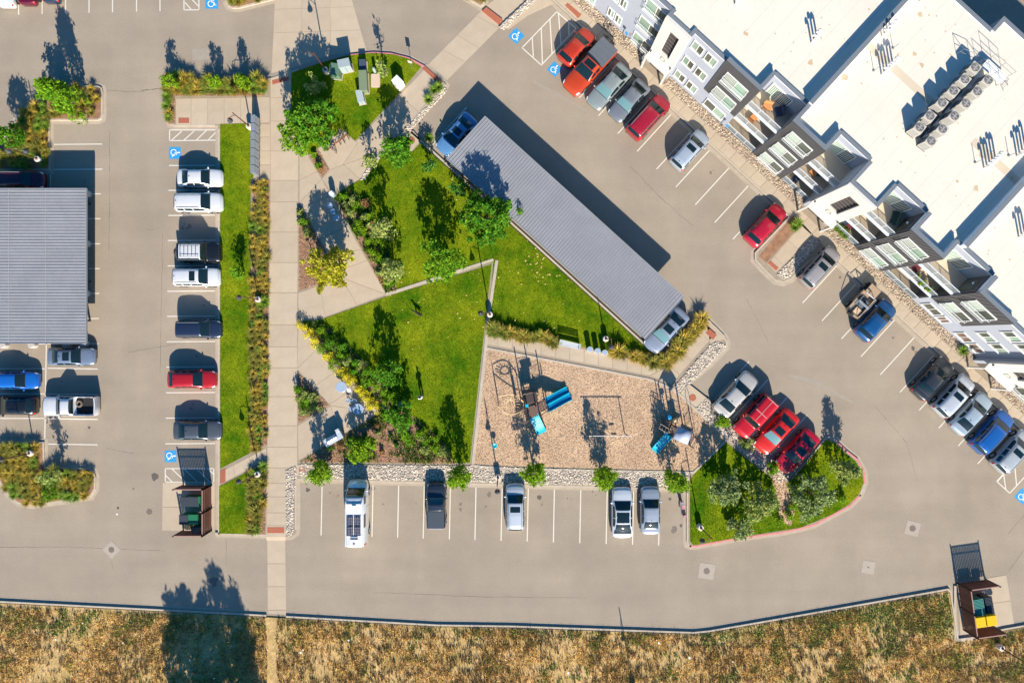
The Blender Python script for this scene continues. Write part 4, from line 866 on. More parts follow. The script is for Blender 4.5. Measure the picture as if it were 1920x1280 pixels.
# ================================================================ CARPORTS
M_roofm = mat('ribbed_roof_metal', (.265, .27, .285), .5, metal=.15, var=.07, scale=.5, fine=.05, fscale=6)
M_rooff = mat('roof_trim', (.24, .26, .28), .5)
def carport(loc, rz, x0, x1, y0, y1, h, along, pitch, label, posts):
    """roof x0..x1 by y0..y1 in local metres; ribs run along x or y"""
    t = empty('carport', loc, rz); tag(t, label, 'carport', 'carports'); m = MB()
    a, b = (y0, y1) if along == 'x' else (x0, x1); n = int((b-a)/pitch); prof = []
    for i in range(n): s = a+i*pitch; prof += [(s, 0), (s+pitch*.70, 0), (s+pitch*.77, .03), (s+pitch*.90, .03)]
    prof.append((b, 0)); v0 = len(m.v)
    for s, z in prof:
        if along == 'x': m.v += [(x0, s, h+z), (x1, s, h+z)]
        else: m.v += [(s, y1, h+z), (s, y0, h+z)]
    for i in range(len(prof)-1): q = v0+2*i; m.f.append((q, q+1, q+3, q+2)); m.m.append(0)
    o = m.build('roof_deck', M_roofm, t); o['kind'] = 'stuff'
    MB().bb(x0, x1, y0, y1, h-.06, h-.01).build('roof_panel', M_rooff, t)
    for q in ((x0-.06, x1+.06, y0-.06, y0), (x0-.06, x1+.06, y1, y1+.06), (x0-.06, x0, y0, y1), (x1, x1+.06, y0, y1)): MB().bb(*q, h-.18, h+.035).build('fascia', M_rooff, t)
    for k in (.27, .62):
        if along == 'x': q = (x0+(x1-x0)*k, x0+(x1-x0)*k+.05, y0+.02, y1-.02)
        else: q = (x0+.02, x1-.02, y0+(y1-y0)*k, y0+(y1-y0)*k+.04)
        if along == 'x' or k < .5: MB().bb(*q, h+.028, h+.04).build('lap_joint', mat('lap_grey', (.31, .32, .34), .5), t)
    for (px, py) in posts: MB().bb(px-.1, px+.1, py-.1, py+.1, 0, h-.3).build('post', M_dark, t)
    xs = sorted({p[0] for p in posts}); ys = sorted({p[1] for p in posts})
    for y in ys: MB().bb(x0+.1, x1-.1, y-.08, y+.08, h-.3, h-.07).build('beam', M_dark, t)
    return t
# the long diagonal carport: corners found from its roof corners
c1 = W(909.5,219,2.6); c2 = W(1281.5,556,2.6); c3 = W(1209,635,2.6); c0 = W(837.5,297,2.6)
ux = (c2-c1).normalized(); rzc = math.atan2(ux.y, ux.x); Lc = (c2-c1).length; Wc = (c1-c0).length
carport((c1.x, c1.y, 0), rzc, 0, Lc, -Wc, 0, 2.6, 'y', .30, 'long grey ribbed carport running diagonally through the middle of the lot', [(q, y) for q in (1.5, Lc*.25, Lc*.5, Lc*.75, Lc-1.5) for y in (-1.6, -Wc+.5)])
# wide carport on the left
a = W(161,354,2.6); b = W(155.5,643,2.6)
carport((a.x, a.y, 0), 0, -10.5, 0, -(a.y-b.y), 0, 2.6, 'x', .31, 'wide grey ribbed carport cut by the left edge', [(x, y) for x in (-1.2, -5.2, -9.2) for y in (-1, -5, -9, -13)])
for i, (x, y) in enumerate(((166,364),(165,457),(164,550),(12,646),(66,646),(130,646),(162,644))):
    o = MB().lathe((0, 0, 0), [(.36, 0), (.36, .62), (.30, .68), (0, .68)], 18).build('post_footing', mat('footing_concrete', (.42, .40, .37), .9)); o.location = (*G((x, y)), 0); tag(o, 'round concrete footing at the edge of the left carport, '+('uppermost','second from the top','third from the top','leftmost of the lower row','second of the lower row','third of the lower row','at the lower right corner')[i], 'footing', 'footings of the left carport')

# ================================================================ APARTMENT BUILDING
U0, V0 = 250, -565
bx, by = G(UV(U0, V0)); B = empty('apartment_building', (bx, by, 0), -AF); tag(B, 'three-storey apartment block with white roof, pale walls and dark ribbed bays', 'building')
U = lambda u: (u-U0)*S; V = lambda v: -(v-V0)*S
M_wall = mat('pale_render', (.33, .355, .41), .85, var=.03, scale=1); M_cream = mat('white_render', (.58, .56, .51), .8, var=.03, scale=1); M_sid = mat('charcoal_siding', (.085, .083, .085), .6, var=.08, scale=2)
M_batt = mat('charcoal_batten', (.125, .122, .125), .55); M_roofw = mat('white_roof_membrane', (.665, .605, .505), .8, var=.03, scale=.35, fine=.02, fscale=3); M_cap = mat('parapet_cap', (.16, .18, .20), .5); M_inner = mat('parapet_membrane', (.75, .77, .80), .7)
M_win = mat('window_glass', (.26, .36, .28), .12, spec=.7, objrand=.25); M_wind = mat('window_glass_dark', (.09, .10, .08), .12, spec=.7, objrand=.3); M_winb = mat('window_brown', (.16, .10, .08), .3)
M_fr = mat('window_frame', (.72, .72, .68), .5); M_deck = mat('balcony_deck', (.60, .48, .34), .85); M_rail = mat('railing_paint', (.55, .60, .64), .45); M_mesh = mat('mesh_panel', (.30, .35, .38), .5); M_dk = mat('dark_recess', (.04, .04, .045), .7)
foot = [(-420,-565),(-170,-565),(-170,-557),(-118,-557),(-118,-565),(22,-565),(22,-602),(93,-602),(93,-565),(164,-565),(164,-604),(228,-604),(228,-557),(288,-557),(288,-604),(352,-604),(352,-565),(420,-565),(420,-601),(499,-601),(499,-565),(660,-565),(660,-557),(722,-557),(722,-565),(940,-565),(940,-921),(231,-921),(231,-893),(-420,-893)]
FT = [(U(u), V(v)) for u, v in foot]; MB().prism(FT, 0, 9.75, cap=False).build('wall', M_wall, B)
MB().prism(inset(FT, .02), 9.7, 9.78, cap=False).build('roof', M_roofw, B)
# parapets: one box per run, cap on top
def parapet(u0, v0, u1, v1, top, th=.30, inner=True, side=0):
    x0, y0, x1, y1 = U(u0), V(v0), U(u1), V(v1); hx = th/2
    if abs(y0-y1) < 1e-3: q = (min(x0, x1), max(x0, x1), y0+(0 if side == 0 else -th), y0+(th if side == 0 else 0))
    else: q = (x0+(0 if side == 0 else -th), x0+(th if side == 0 else 0), min(y0, y1)+.003, max(y0, y1)-.003)
    MB().bb(*q, 9.72, top-.05).build('parapet', M_inner, B)
    e_ = .003 if abs(y0-y1) > 1e-3 else 0; MB().bb(q[0]-.03, q[1]+.03, q[2]-.03, q[3]+.03, top-.05-e_, top+e_).build('parapet_cap', M_cap, B)
for a in ((-420,-565,-170,-565,9.95,0),(-170,-557,-118,-557,9.93,0),(-118,-565,-52,-565,9.95,0),(-50,-565,22,-565,10.33,0),(22,-602,93,-602,9.96,0),(94,-565,164,-565,10.33,0),(164,-604,228,-604,9.96,0),(228,-557,288,-557,9.96,0),(288,-604,352,-604,9.96,0),(352,-565,420,-565,10.33,0),(420,-601,499,-601,9.96,0),(499,-565,574,-565,10.33,0),(574,-565,660,-565,9.95,0),(660,-557,722,-557,9.95,0),(722,-565,940,-565,9.95,0),(-420,-893,231,-893,9.95,1),(231,-921,940,-921,9.95,1)):
    parapet(*a[:4], a[4], side=a[5])
for u, v0, v1, top, sd in ((22,-565,-602,10.33,1),(93,-565,-602,10.33,0),(164,-565,-604,10.33,1),(228,-557,-604,9.97,0),(288,-557,-604,9.97,1),(352,-565,-604,10.33,0),(420,-565,-601,10.33,1),(499,-565,-601,10.33,0),(-170,-557,-571,9.97,0),(-118,-557,-571,9.97,1),(-50,-565,-571,10.33,0),(574,-565,-571,10.33,1),(231,-893,-921,9.95,0),(92,-602,-893,10.62,0),(428,-601,-921,10.62,0)):
    parapet(u, v0, u, v1, top, side=sd, th=.30 if top < 10.5 else .34)
# faint walkway strips and stains on the membrane
M_rw = mat('roof_walkway', (.56, .47, .35), .85)
for u0, u1, v in ((94+4,250,-735),(330,428,-735)): MB().sheet([(U(u0),V(v)),(U(u1),V(v)),(U(u1),V(v-13)),(U(u0),V(v-13))], 9.785).build('walkway_strip', M_rw, B)
M_rust = mat('roof_stain', (.50, .38, .24), .9, var=.15, scale=2); rr = random.Random(5); st = MB()
for i in range(260):
    u, v = rr.uniform(-300, 800), rr.uniform(-880, -620)
    if -900 < v < -610: 
        r0 = rr.uniform(.03, .12) if i % 14 else rr.uniform(.15, .32); st.sheet([(U(u)+r0*math.cos(q)*rr.uniform(.4, 1.3), V(v)+r0*math.sin(q)*rr.uniform(.4, 1.3)) for q in [k*.9 for k in range(7)]], 9.7835+.0003*(i % 7))
o = st.build('roof_stains', M_rust, B); o['kind'] = 'stuff'
sm = MB(); M_rs = mat('roof_seam', (.56, .52, .46), .85)
for u in list(range(-400, 92, 34))+list(range(112, 424, 34))+list(range(448, 930, 34)):
    x = U(u); sm.sheet([(x, V(-612)), (x+.05, V(-612)), (x+.05, V(-888)), (x, V(-888))], 9.7812)
o = sm.build('roof_seams', M_rs, B); o['kind'] = 'stuff'
# dark ribbed bays
def siding(u0, u1, z0, z1):
    x0, x1 = U(u0), U(u1); MB().bb(x0-.05, x1+.05, -.06, -.005, z0, z1).build('siding_panel', M_sid, B)
    m = MB(); x = x0
    while x < x1: m.bb(x, x+.085, -.135, -.058, z0, z1-.02); x += .175
    o = m.build('battens', M_batt, B); o['kind'] = 'stuff'
siding(-50, 22, 3.35, 10.28); siding(94, 164, .25, 10.28); siding(352, 420, .25, 10.28); siding(499, 574, 3.35, 10.28)
for u, v0, v1 in ((93,-566,-600),(352,-566,-603),(499,-566,-600)):
    MB().bb(U(u)-.06, U(u)-.003, V(v0), V(v1), .2, 9.7).build('side_siding', mat('bay_side_grey', (.22, .225, .24), .7) if u != 499 and u != 352 else M_sid, B)
    m = MB(); y = V(v0)
    while y < V(v1): m.bb(U(u)-.10, U(u)-.058, y, y+.08, .2, 9.68); y += .175
    o = m.build('battens', M_batt if u in (352, 499) else mat('bay_side_grey'  , (.22,.225,.24)), B); o['kind'] = 'stuff'
MB().bb(U(228)-.05, U(228)-.003, V(-559), V(-603), 0, 9.7).build('side_wall', mat('grey_render', (.38, .42, .46), .8), B)
# windows
def window(u, z0, z1, w, y=-.0, n=2, glass=None, juliet=0, slat=False, side=False):
    x0, x1 = U(u)-w/2, U(u)+w/2; yo = y-(.135 if slat else 0); f = MB(); t = .07
    f.bb(x0, x1, yo-.09, yo+.02, z1-t, z1); f.bb(x0-.03, x1+.03, yo-.14, yo+.02, z0-.04, z0+t*.7); f.bb(x0, x0+t, yo-.09, yo+.02, z0+t*.7, z1-t); f.bb(x1-t, x1, yo-.09, yo+.02, z0+t*.7, z1-t)
    ps = (w-2*t)/n
    for i in range(1, n): f.bb(x0+t+i*ps-.035, x0+t+i*ps+.035, yo-.07, yo+.02, z0+t, z1-t)
    fo = f.build('window', M_fr, B)
    for i in range(n):
        g = glass or (M_win if (i+int(u)) % 2 else M_wind)
        MB().bb(x0+t+i*ps+.035, x0+t+(i+1)*ps-.035, yo-.03, yo-.012, z0+t*.7, z1-t).build('pane', g, fo)
    if slat and n == 2:
        bl = MB()
        for i in range(7): z = z0+.2+i*(z1-z0-.4)/7; bl.bb(x0+t+.05, x0+t+ps-.05, yo-.036, yo-.031, z, z+.09)
        bl.build('blind', mat('blind', (.62, .66, .60), .7), fo)
    if juliet:
        r = MB(); yb = yo-.30; zr = z0+1.05
        r.tube((x0-.05, yb, zr), (x1+.05, yb, zr), .025, 6); r.tube((x0-.05, yb, z0+.05), (x1+.05, yb, z0+.05), .022, 6)
        for i in range(int(w/.16)+1): xx = x0+i*w/int(w/.16); r.tube((xx, yb, z0+.05), (xx, yb, zr), .013, 4)
        for xx in (x0-.05, x1+.05):
            for z in (zr, z0+.05): r.tube((xx, yb, z), (xx, yo, z), .022, 6)
        r.build('window_railing', M_rail, B)
for f in range(3):
    z = 3.3*f
    for u in (-101, -72): window(u, z+1.0, z+2.5, 1.25)
    for u in (-272, -254): window(u, z+1.0, z+2.5, .8)
    window(-193, z+.45, z+2.45, 2.5, juliet=1)
    window(604, z+1.0, z+2.5, 1.35, glass=M_winb if f == 0 else None); window(634, z+1.0, z+2.5, 1.35, glass=M_winb if f == 0 else None)
    window(762, z+.45, z+2.45, 2.5, juliet=1); window(-330, z+.45, z+2.45, 2.2, juliet=1)
    window(129, z+.55, z+2.45, 2.55, slat=True, juliet=1); window(386, z+.55, z+2.45, 2.55, slat=True, juliet=1)
    if f: window(-14, z+.55, z+2.45, 2.6, slat=True, juliet=1); window(537, z+.55, z+2.45, 2.6, slat=True, juliet=1)
window(-14, .75, 2.3, 2.5); window(528, .75, 2.3, 1.7, glass=M_wind); window(556, .75, 2.3, .9, glass=M_winb)
# stair bays with the tall slot and the letter plate
def stairbay(u0, u1):
    x0, x1 = U(u0), U(u1); w = x1-x0; yf = V(-557); a, b = x0+w*.34, x0+w*.72; ya, yb2 = yf-.30, yf-.004
    for q in ((x0, a, 2.75, 9.95), (b, x1, 2.75, 9.95), (a, b, 2.75, 4.2), (a, b, 8.6, 9.95)): MB().bb(q[0], q[1], ya, yb2, q[2], q[3]).build('facade_panel', M_cream, B)
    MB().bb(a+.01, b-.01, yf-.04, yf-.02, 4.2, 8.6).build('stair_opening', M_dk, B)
    for i in range(7): MB().bb(a+.03, b-.03, yf-.12, yf-.04, 4.4+i*.6, 4.45+i*.6).build('stair_tread', mat('stair_brown', (.12, .09, .08), .7), B)
    MB().bb(x0-.02, x1+.02, yf-1.0, yf-.305, 2.72, 2.84).build('canopy', M_cream, B)
    for xx in (x0+.1, x1-.1): MB().bb(xx-.08, xx+.08, yf-.95, yf-.8, .14, 2.72).build('canopy_post', M_cream, B)
    MB().bb(x0+.5, x1-.5, yf-.03, yf-.006, .14, 2.5).build('entrance_door', mat('door_brown', (.12, .09, .07), .6), B)
    fc = bpy.data.curves.new('sign_letter', 'FONT'); fc.body = 'D'; fc.size = 1.0; fc.extrude = .012; fc.offset = 0; fc.fill_mode = 'BOTH'
    fc.materials.append(mat('sign_grey', (.30, .28, .22), .6)); q_ = bpy.data.objects.new('tmp', fc); COL.objects.link(q_); bpy.context.view_layer.update(); me = bpy.data.meshes.new_from_object(q_.evaluated_get(bpy.context.evaluated_depsgraph_get())); bpy.data.objects.remove(q_); o = link('sign_letter', me, B); o.location = (x0+w*.42, ya-.016, 3.15); o.rotation_euler = (math.pi/2, 0, 0)
    l = MB(); l.lathe((0, 0, 0), [(.06, -.12), (.08, -.1), (.08, .1), (.06, .12)], 8)
    for xx in (x0+.15, x1-.15): l.build('wall_lamp', M_dark, B, loc=(xx, ya-.1, 3.3))
stairbay(-170, -118); stairbay(228, 288); stairbay(660, 722)
# recessed balconies
def balcony(u0, u1, v):
    x0, x1, yb = U(u0)+.02, U(u1)-.02, V(v)
    if u0 in (288, 228): pass
    for f in range(3):
        z = 3.3*f+(.14 if f == 0 else .1)
        if f: MB().bb(x0, x1, .10, yb-.005, z-.26, z).build('balcony_floor', M_deck, B); MB().bb(x0-.01, x1+.01, -.06, .095, z-.30, z+.04).build('balcony_edge', M_rail, B)
        else: MB().bb(x0, x1, .02, yb-.005, 0, z).build('patio', M_slab, B)
        r = MB(); y = .02; zt = z+1.07
        r.bb(x0, x1, y-.03, y+.03, zt-.05, zt); r.bb(x0, x1, y-.02, y+.02, z+.10, z+.14)
        nb = 4
        for i in range(nb): xx = x0+.03+i*(x1-x0-.06)/(nb-1); r.bb(xx-.03, xx+.03, y-.028, y+.028, z, zt-.05)
        r.build('railing', M_rail, B)
        q = MB(); n = int((x1-x0)/.11)
        for i in range(n): xx = x0+.05+i*(x1-x0-.1)/n; q.bb(xx, xx+.016, y-.01, y+.01, z+.14, zt-.05)
        for i in range(9): q.bb(x0+.05, x1-.05, y-.006, y+.006, z+.2+i*.09, z+.212+i*.09)
        o = q.build('railing_mesh', M_mesh, B); o['kind'] = 'stuff'
        # sliding door and windows on the back wall
        xm = x0+(x1-x0)*.42; dw = min(2.4, (x1-x0)*.72); d = MB(); yo = yb-.004
        for a, b2, c, e in ((xm-dw/2, xm+dw/2, 2.12, 2.2), (xm-dw/2, xm-dw/2+.08, 0, 2.12), (xm+dw/2-.08, xm+dw/2, 0, 2.12), (xm-.04, xm+.04, 0, 2.12), (xm-dw/2+.08, xm+dw/2-.08, 0, .08)): d.bb(a, b2, yo-.08, yo, z+.02+c, z+.02+e)
        do = d.build('balcony_door', M_fr, B)
        for s0, s1 in ((xm-dw/2+.08, xm-.04), (xm+.04, xm+dw/2-.08)):
            MB().bb(s0, s1, yo-.04, yo-.02, z+.10, z+2.1).build('pane', M_win if s0 < xm-.1 else M_wind, do)
            bl = MB()
            for i in range(6): xx = s0+.05+i*(s1-s0-.08)/6; bl.bb(xx, xx+.06, yo-.046, yo-.041, z+.2, z+2.0)
            bl.build('blind', MATS['blind'], do)
for a in ((22, 93, -602), (164, 228, -604), (288, 352, -604), (420, 499, -601)): balcony(*a)
for u in (352, 499):
    l = MB(); l.lathe((0, 0, 0), [(.05, -.1), (.11, -.05), (.11, .05), (.05, .1)], 10); l.build('wall_lamp', M_white, B, smooth=True, loc=(U(u)-.2, V(-584), 8.6))
    MB().bb(U(u)-.12, U(u)-.10, V(-572), V(-592), 6.8, 8.9).build('side_door', M_wind, B)
# things on the balconies
def Bw(u, v, z): return B.location+Vector((U(u)*math.cos(-AF)-V(v)*math.sin(-AF), U(u)*math.sin(-AF)+V(v)*math.cos(-AF), z))
def potted(u, v, z, label, kind='lime', r=.35):
    t = empty('potted_plant', Bw(u, v, z)); tag(t, label, 'potted plant', 'balcony plants'); MB().lathe((0, 0, 0), [(.12, 0), (.18, .3), (.15, .3), (0, .28)], 12).build('pot', mat('terracotta', (.35, .13, .06), .8), t)
    C = crown_points(r*.6, .35, .85, 7, 'dome', int(u)); link('foliage', leafcloud(C, np.full(7, .2), 40, .07, LEAF[kind]), t)
potted(450,-568,3.42,'leafy green potted plant on the lower balcony with three plants, first from the left'); potted(464,-567,3.42,'largest potted plant on the balcony with three plants, in the middle','lime',.45); potted(480,-567,3.42,'potted plant on the balcony with three plants, nearest the ribbed bay','mid',.38)
def sofa(u, v, z, m, label, cat='chair', name='balcony_chair', w=.8, rz=0.0):
    t = empty(name, Bw(u, v, z), -AF+rz); tag(t, label, cat, 'balcony furniture')
    for a, c, e in (('seat', (0, 0, .35), (w, .6, .14)), ('backrest', (0, .3, .62), (w, .1, .5))): MB().box(c, e).build(a, m, t)
    for x in (-w/2+.04, w/2-.04):
        for y in (-.26, .26): MB().box((x, y, .14), (.05, .05, .28)).build('leg', M_dark, t)
M_or = mat('orange_fabric', (.50, .22, .08), .9); M_na = mat('navy_fabric', (.03, .05, .10), .9)
sofa(50,-583,6.7,M_or,'orange chair on the top balcony of the first recess',w=.8,rz=.5); sofa(70,-590,6.7,M_na,'dark chair on the top balcony of the first recess, in the shade',w=.9,rz=-.6); sofa(48,-577,3.42,M_or,'orange chair on the middle balcony of the first recess',w=.6)
sofa(192,-583,3.42,M_or,'orange chair on the middle balcony of the second recess',w=.7); sofa(202,-590,3.42,mat('teal_fabric',(.01,.10,.10),.9),'teal chair on the middle balcony of the second recess',w=.7,rz=.7); sofa(185,-580,.15,M_na,'dark chair on the ground floor patio of the second recess',w=.7)
sofa(335,-590,6.7,mat('green_fabric',(.03,.07,.06),.9),'dark green lounge seat on the top balcony of the third recess',w=1.2,rz=-1.2); sofa(305,-580,.15,M_na,'navy chair on the ground patio of the third recess',w=.7); sofa(318,-582,.15,mat('maroon_fabric',(.12,.02,.03),.9),'maroon chair on the ground patio of the third recess',w=.6); sofa(441,-580,3.42,MATS['maroon_fabric'],'maroon chair behind the three balcony plants',w=.7)

# ---- roof equipment
def roofp(px, py): k = (H-9.78)/H; return Vector(((px-960)*S*k, (640-py)*S*k, 9.785))
M_ac = mat('ac_casing', (.48, .45, .39), .6); M_vent = mat('vent_plastic', (.82, .82, .80), .4)
acs = [(1812,137),(1793,159),(1772,180),(1751,202),(1729,226),(1710,247),(1836,160),(1816,181),(1795,203),(1774,226),(1752,250),(1731,272)]
for i, (x, y) in enumerate(acs):
    t = empty('air_conditioner', roofp(x, y), -AF+math.radians(4)); row = 'upper' if i < 6 else 'lower'; tag(t, '%s beige rooftop air conditioner counted from the white platform, %s row' % (('first', 'second', 'third', 'fourth', 'fifth', 'last')[i % 6], row), 'air conditioner', 'rooftop air conditioners')
    MB().box((0, 0, .62), (.86, .86, 1.1)).build('casing', M_ac, t)
    v = MB()
    for s in (-1, 1):
        for k in range(12): v.bb(-.36, .36, s*.435-.008, s*.435+.008, .16+k*.08, .19+k*.08); v.bb(s*.435-.008, s*.435+.008, -.36, .36, .16+k*.08, .19+k*.08)
    o = v.build('louvres', M_grey, t); o['kind'] = 'stuff'
    MB().lathe((0, 0, 1.172), [(.36, 0), (.36, .015), (.33, .018), (0, .018)], 22).build('fan_opening', M_dk, t)
    g = MB(); [g.ring((0, 0, 1.20), r, .012, 'z', 20, 4) for r in (.36, .27, .18, .09)]; 
    for k in range(6): g.tube((0, 0, 1.20), (.36*math.cos(k*1.047), .36*math.sin(k*1.047), 1.20), .008, 4)
    g.build('fan_guard', M_ac, t); fb = MB()
    for k in range(4): fb.box((.15*math.cos(k*1.571), .15*math.sin(k*1.571), 1.192), (.26, .10, .006), k*1.571)
    fb.build('fan_blades', M_steel, t); MB().box((0, 0, .035), (.9, .9, .07)).build('stand', M_dark, t)
t = empty('cable_tray', roofp(1768,200), 0); tag(t, 'dark duct running between the two rows of air conditioners', 'duct'); a = roofp(1815,150)-roofp(1768,204); t.location = roofp(1768,204)
MB().box((0, 0, .45), (a.length*2.1, .30, .16), math.atan2(a.y, a.x)).build('tray', M_dark, t)
for k in range(-4, 5, 2): MB().box((a.x*k/4, a.y*k/4, .19), (.1, .1, .38)).build('support', M_dark, t)
t = empty('service_platform', roofp(1856,139), -AF); tag(t, 'white metal service platform with guard rails at the end of the air conditioners', 'platform')
MB().box((0, 0, .55), (2.3, .9, .06)).build('platform_deck', M_white, t)
for x in (-1.1, 1.1):
    for y in (-.4, .4): MB().box((x, y, .26), (.06, .06, .52)).build('leg', M_grey, t)
g = MB(); 
for y in (-.45, .45):
    for z in (1.1, 1.6): g.tube((-1.15, y, z), (1.15, y, z), .02, 5)
    for x in (-1.15, 0, 1.15): g.tube((x, y, .58), (x, y, 1.6), .02, 5)
g.build('guard_rail', M_grey, t)
for sx in (-1, 1):
    l = MB(); [l.tube((sx*1.2, y, .58), (sx*1.9, y, 0), .025, 5) for y in (-.3, .3)]; [l.tube((sx*(1.2+.7*k/3), -.3, .58*(1-k/3)), (sx*(1.2+.7*k/3), .3, .58*(1-k/3)), .018, 5) for k in range(1, 3)]; l.build('ladder', M_grey, t)
t = empty('guard_frame', roofp(1806,108), -AF+.3); tag(t, 'open grey roof guard frame leaning beside the white platform', 'guard rail'); g = MB(); g.path([(-.7, 0, 0), (-.7, 0, 1.1), (.7, 0, 1.1), (.7, 0, 0)], .02, 5); g.tube((-.7, 0, .55), (.7, 0, .55), .02, 5); g.path([(-.7, .9, 0), (-.7, 0, 1.1)], .02, 5); g.path([(.7, .9, 0), (.7, 0, 1.1)], .02, 5); g.build('frame', M_grey, t)
vents = [(1529,73,3,'alone on the left roof section'),(1664,60,4,'beside the first roof divider, upper'),(1666,128,5,'beside the first roof divider, lower'),(1858,303,5,'right of the lowest air conditioner'),(1918,437,3,'at the right edge below the second divider'),(1917,283,4,'at the right edge above the second divider'),(1386,2,3,'at the top edge of the left roof section')]
for x, y, n_, l in vents:
    t = empty('vent_cluster', roofp(x, y), -AF+math.radians(85)); tag(t, 'cluster of white roof vent pipes '+l, 'vent pipes', 'roof vent clusters')
    for i in range(n_):
        p = MB(); xx = (i-n_/2)*.34; h = 1.0+.15*(i % 2); p.tube((xx, 0, 0), (xx, 0, h), .085, 10); p.ring((xx, .16, h), .16, .085, 'x', 8, 8, 0, math.pi, rz=0); p.tube((xx, .32, h), (xx, .32, h-.15), .085, 10)
        p.build('vent_pipe', M_vent, t, smooth=True)
for x, y, l in ((1674,91,'near the upper vent cluster'),(1638,133,'left of the lower vent cluster'),(1828,305,'below the air conditioners'),(1891,292,'near the right edge')):
    o = MB().lathe((0, 0, 0), [(.12, 0), (.12, .05), (.03, .08), (.025, 1.0), (0, 1.02)], 8).build('roof_rod', M_grey); o.location = roofp(x, y); tag(o, 'thin grey vent rod on the white roof '+l, 'vent rod', 'thin rods on the roof')

# ================================================================ LAMPS
M_shade = mat('lamp_shade_dark', (.045, .055, .065), .35); M_foot = mat('footing_pale', (.62, .54, .47), .85)
def lamp(px, py, az, label, h=4.75, pole=None, double=False):
    t = empty('street_lamp', (*G((px, py)), .0), math.radians(az)); tag(t, label, 'street lamp', 'lamps of the car park and lawns')
    MB().lathe((0, 0, 0), [(.30, 0), (.30, .86), (.26, .92), (0, .92)], 18).build('footing', M_foot, t, smooth=False)
    p = MB(); p.tube((0, 0, .92), (0, 0, h), .065, 10, .05); p.lathe((0, 0, .92), [(.13, 0), (.13, .05), (.07, .12)], 10); p.lathe((0, 0, h), [(.06, 0), (.03, .12), (0, .18)], 8); p.build('pole', pole or M_brownp, t)
    for s in ((1, -1) if double else (1,)):
        a = MB(); a.path([(0, 0, h-.62), (s*.45, 0, h-.50), (s*.82, 0, h-.52)], .028, 6); a.tube((0, 0, h-.2), (s*.5, 0, h-.5), .016, 5); a.tube((s*.82, 0, h-.52), (s*.82, 0, h-.72), .025, 6); a.build('arm', pole or M_brownp, t)
        b = MB(); b.lathe((s*.82, 0, h-1.18), [(.27, 0), (.27, .05), (.20, .20), (.09, .32), (.07, .48), (0, .50)], 18); b.build('lamp_shade', M_shade, t, smooth=True)
lamp(472,241,205,'lamp at the top of the long lawn beside the grey mailboxes')
lamp(614,137,150,'lamp on the utility lawn left of the green transformer boxes')
lamp(80,302,180,'twin-headed lamp in the upper left kerb island',double=True)
lamp(489,562,180,'lamp in the long grass bed beside the main walk')
lamp(919,590,180,'lamp on the low concrete edge between the two lawns')
lamp(1134,635,-80,'lamp beside the three round stools above the playground')
lamp(934,892,-90,'lamp in the stone strip between two trees beside the silver white SUV')
lamp(1310,985,-140,'lamp in the lower left corner of the lower right island')
lamp(488,886,190,'lamp in the grass bed where the lower path meets the main walk')
lamp(66,847,190,'lamp in the lower left kerb island')
lamp(1868,1208,-60,'lamp beside the yellow bins at the lower right corner')
lamp(1187,1288,-90,'lamp below the lower frame edge whose shadow crosses the kerb')
lamp(1357,842,180,'lamp hidden between the playground corner and the lower right island',h=4.2) if False else None
# ================================================================ UTILITIES, MAILBOXES, SIGNS
M_tg = mat('transformer_green', (.10, .18, .12), .5); M_tl = mat('pale_cabinet', (.30, .36, .38), .5); M_tk = mat('khaki_green', (.17, .22, .13), .5); M_pad = mat('tan_pad', (.55, .42, .33), .85)
def cabinet(px, py, rz, w, d, h, m, label, name='utility_cabinet', pad=None, slope=0.0, cat='utility cabinet'):
    t = empty(name, (*G((px, py)), .155), math.radians(rz)); tag(t, label, cat); b = MB()
    pd = MB().box((0, 0, .03), (w+.14, d+.14, .06)); pd.build('pad', pad or M_conc, t)
    b.box((0, 0, .06+h/2), (w, d, h)); b.build('housing', m, t)
    l = MB(); n = len(l.v); l.v += [(-w/2-.03, -d/2-.03, .06+h), (w/2+.03, -d/2-.03, .06+h), (w/2+.03, d/2+.03, .06+h), (-w/2-.03, d/2+.03, .06+h), (-w/2-.03, -d/2-.03, .10+h), (w/2+.03, -d/2-.03, .10+h), (w/2+.03, d/2+.03, .10+h+slope), (-w/2-.03, d/2+.03, .10+h+slope)]
    for q in ((0,3,2,1),(4,5,6,7),(0,1,5,4),(1,2,6,5),(2,3,7,6),(3,0,4,7)): l.f.append(q); l.m.append(0)
    l.build('lid', m, t); MB().box((0, -d/2-.012, .06+h*.5), (.02, .02, h*.8)).build('door_gap', M_dark, t); MB().box((.08, -d/2-.03, .06+h*.55), (.03, .04, .14)).build('handle', M_steel, t)
    return t
cabinet(634,140,-8,1.0,1.15,1.15,M_tg,'dark green transformer box nearest the lamp on the utility lawn')
cabinet(652,131,12,1.15,.75,1.5,M_tl,'pale blue grey meter cabinet beside the green transformer box')
cabinet(685,159,3,.75,2.0,.95,M_tk,'long olive green box in the middle of the utility lawn')
cabinet(679,187,12,.62,1.15,.75,M_tl,'small pale cabinet below the long olive box',slope=.12)
cabinet(749,161,-45,.95,.75,1.0,M_white,'white cabinet on its pad beside the upper walk')
o = cabinet(683,128,3,.62,1.05,.62,mat('slate_box',(.05,.07,.11),.5),'dark slate box above the long olive box',pad=M_pad)
p = MB().prism([(-.42,-.68),(.42,-.68),(.46,-.6),(.46,.6),(.42,.68),(-.42,.68),(-.46,.6),(-.46,-.6)],0,.12).build('vault_cover',M_pad); p.location = (*G((705,153)),.155); tag(p,'flat tan vault cover on the utility lawn','vault cover')
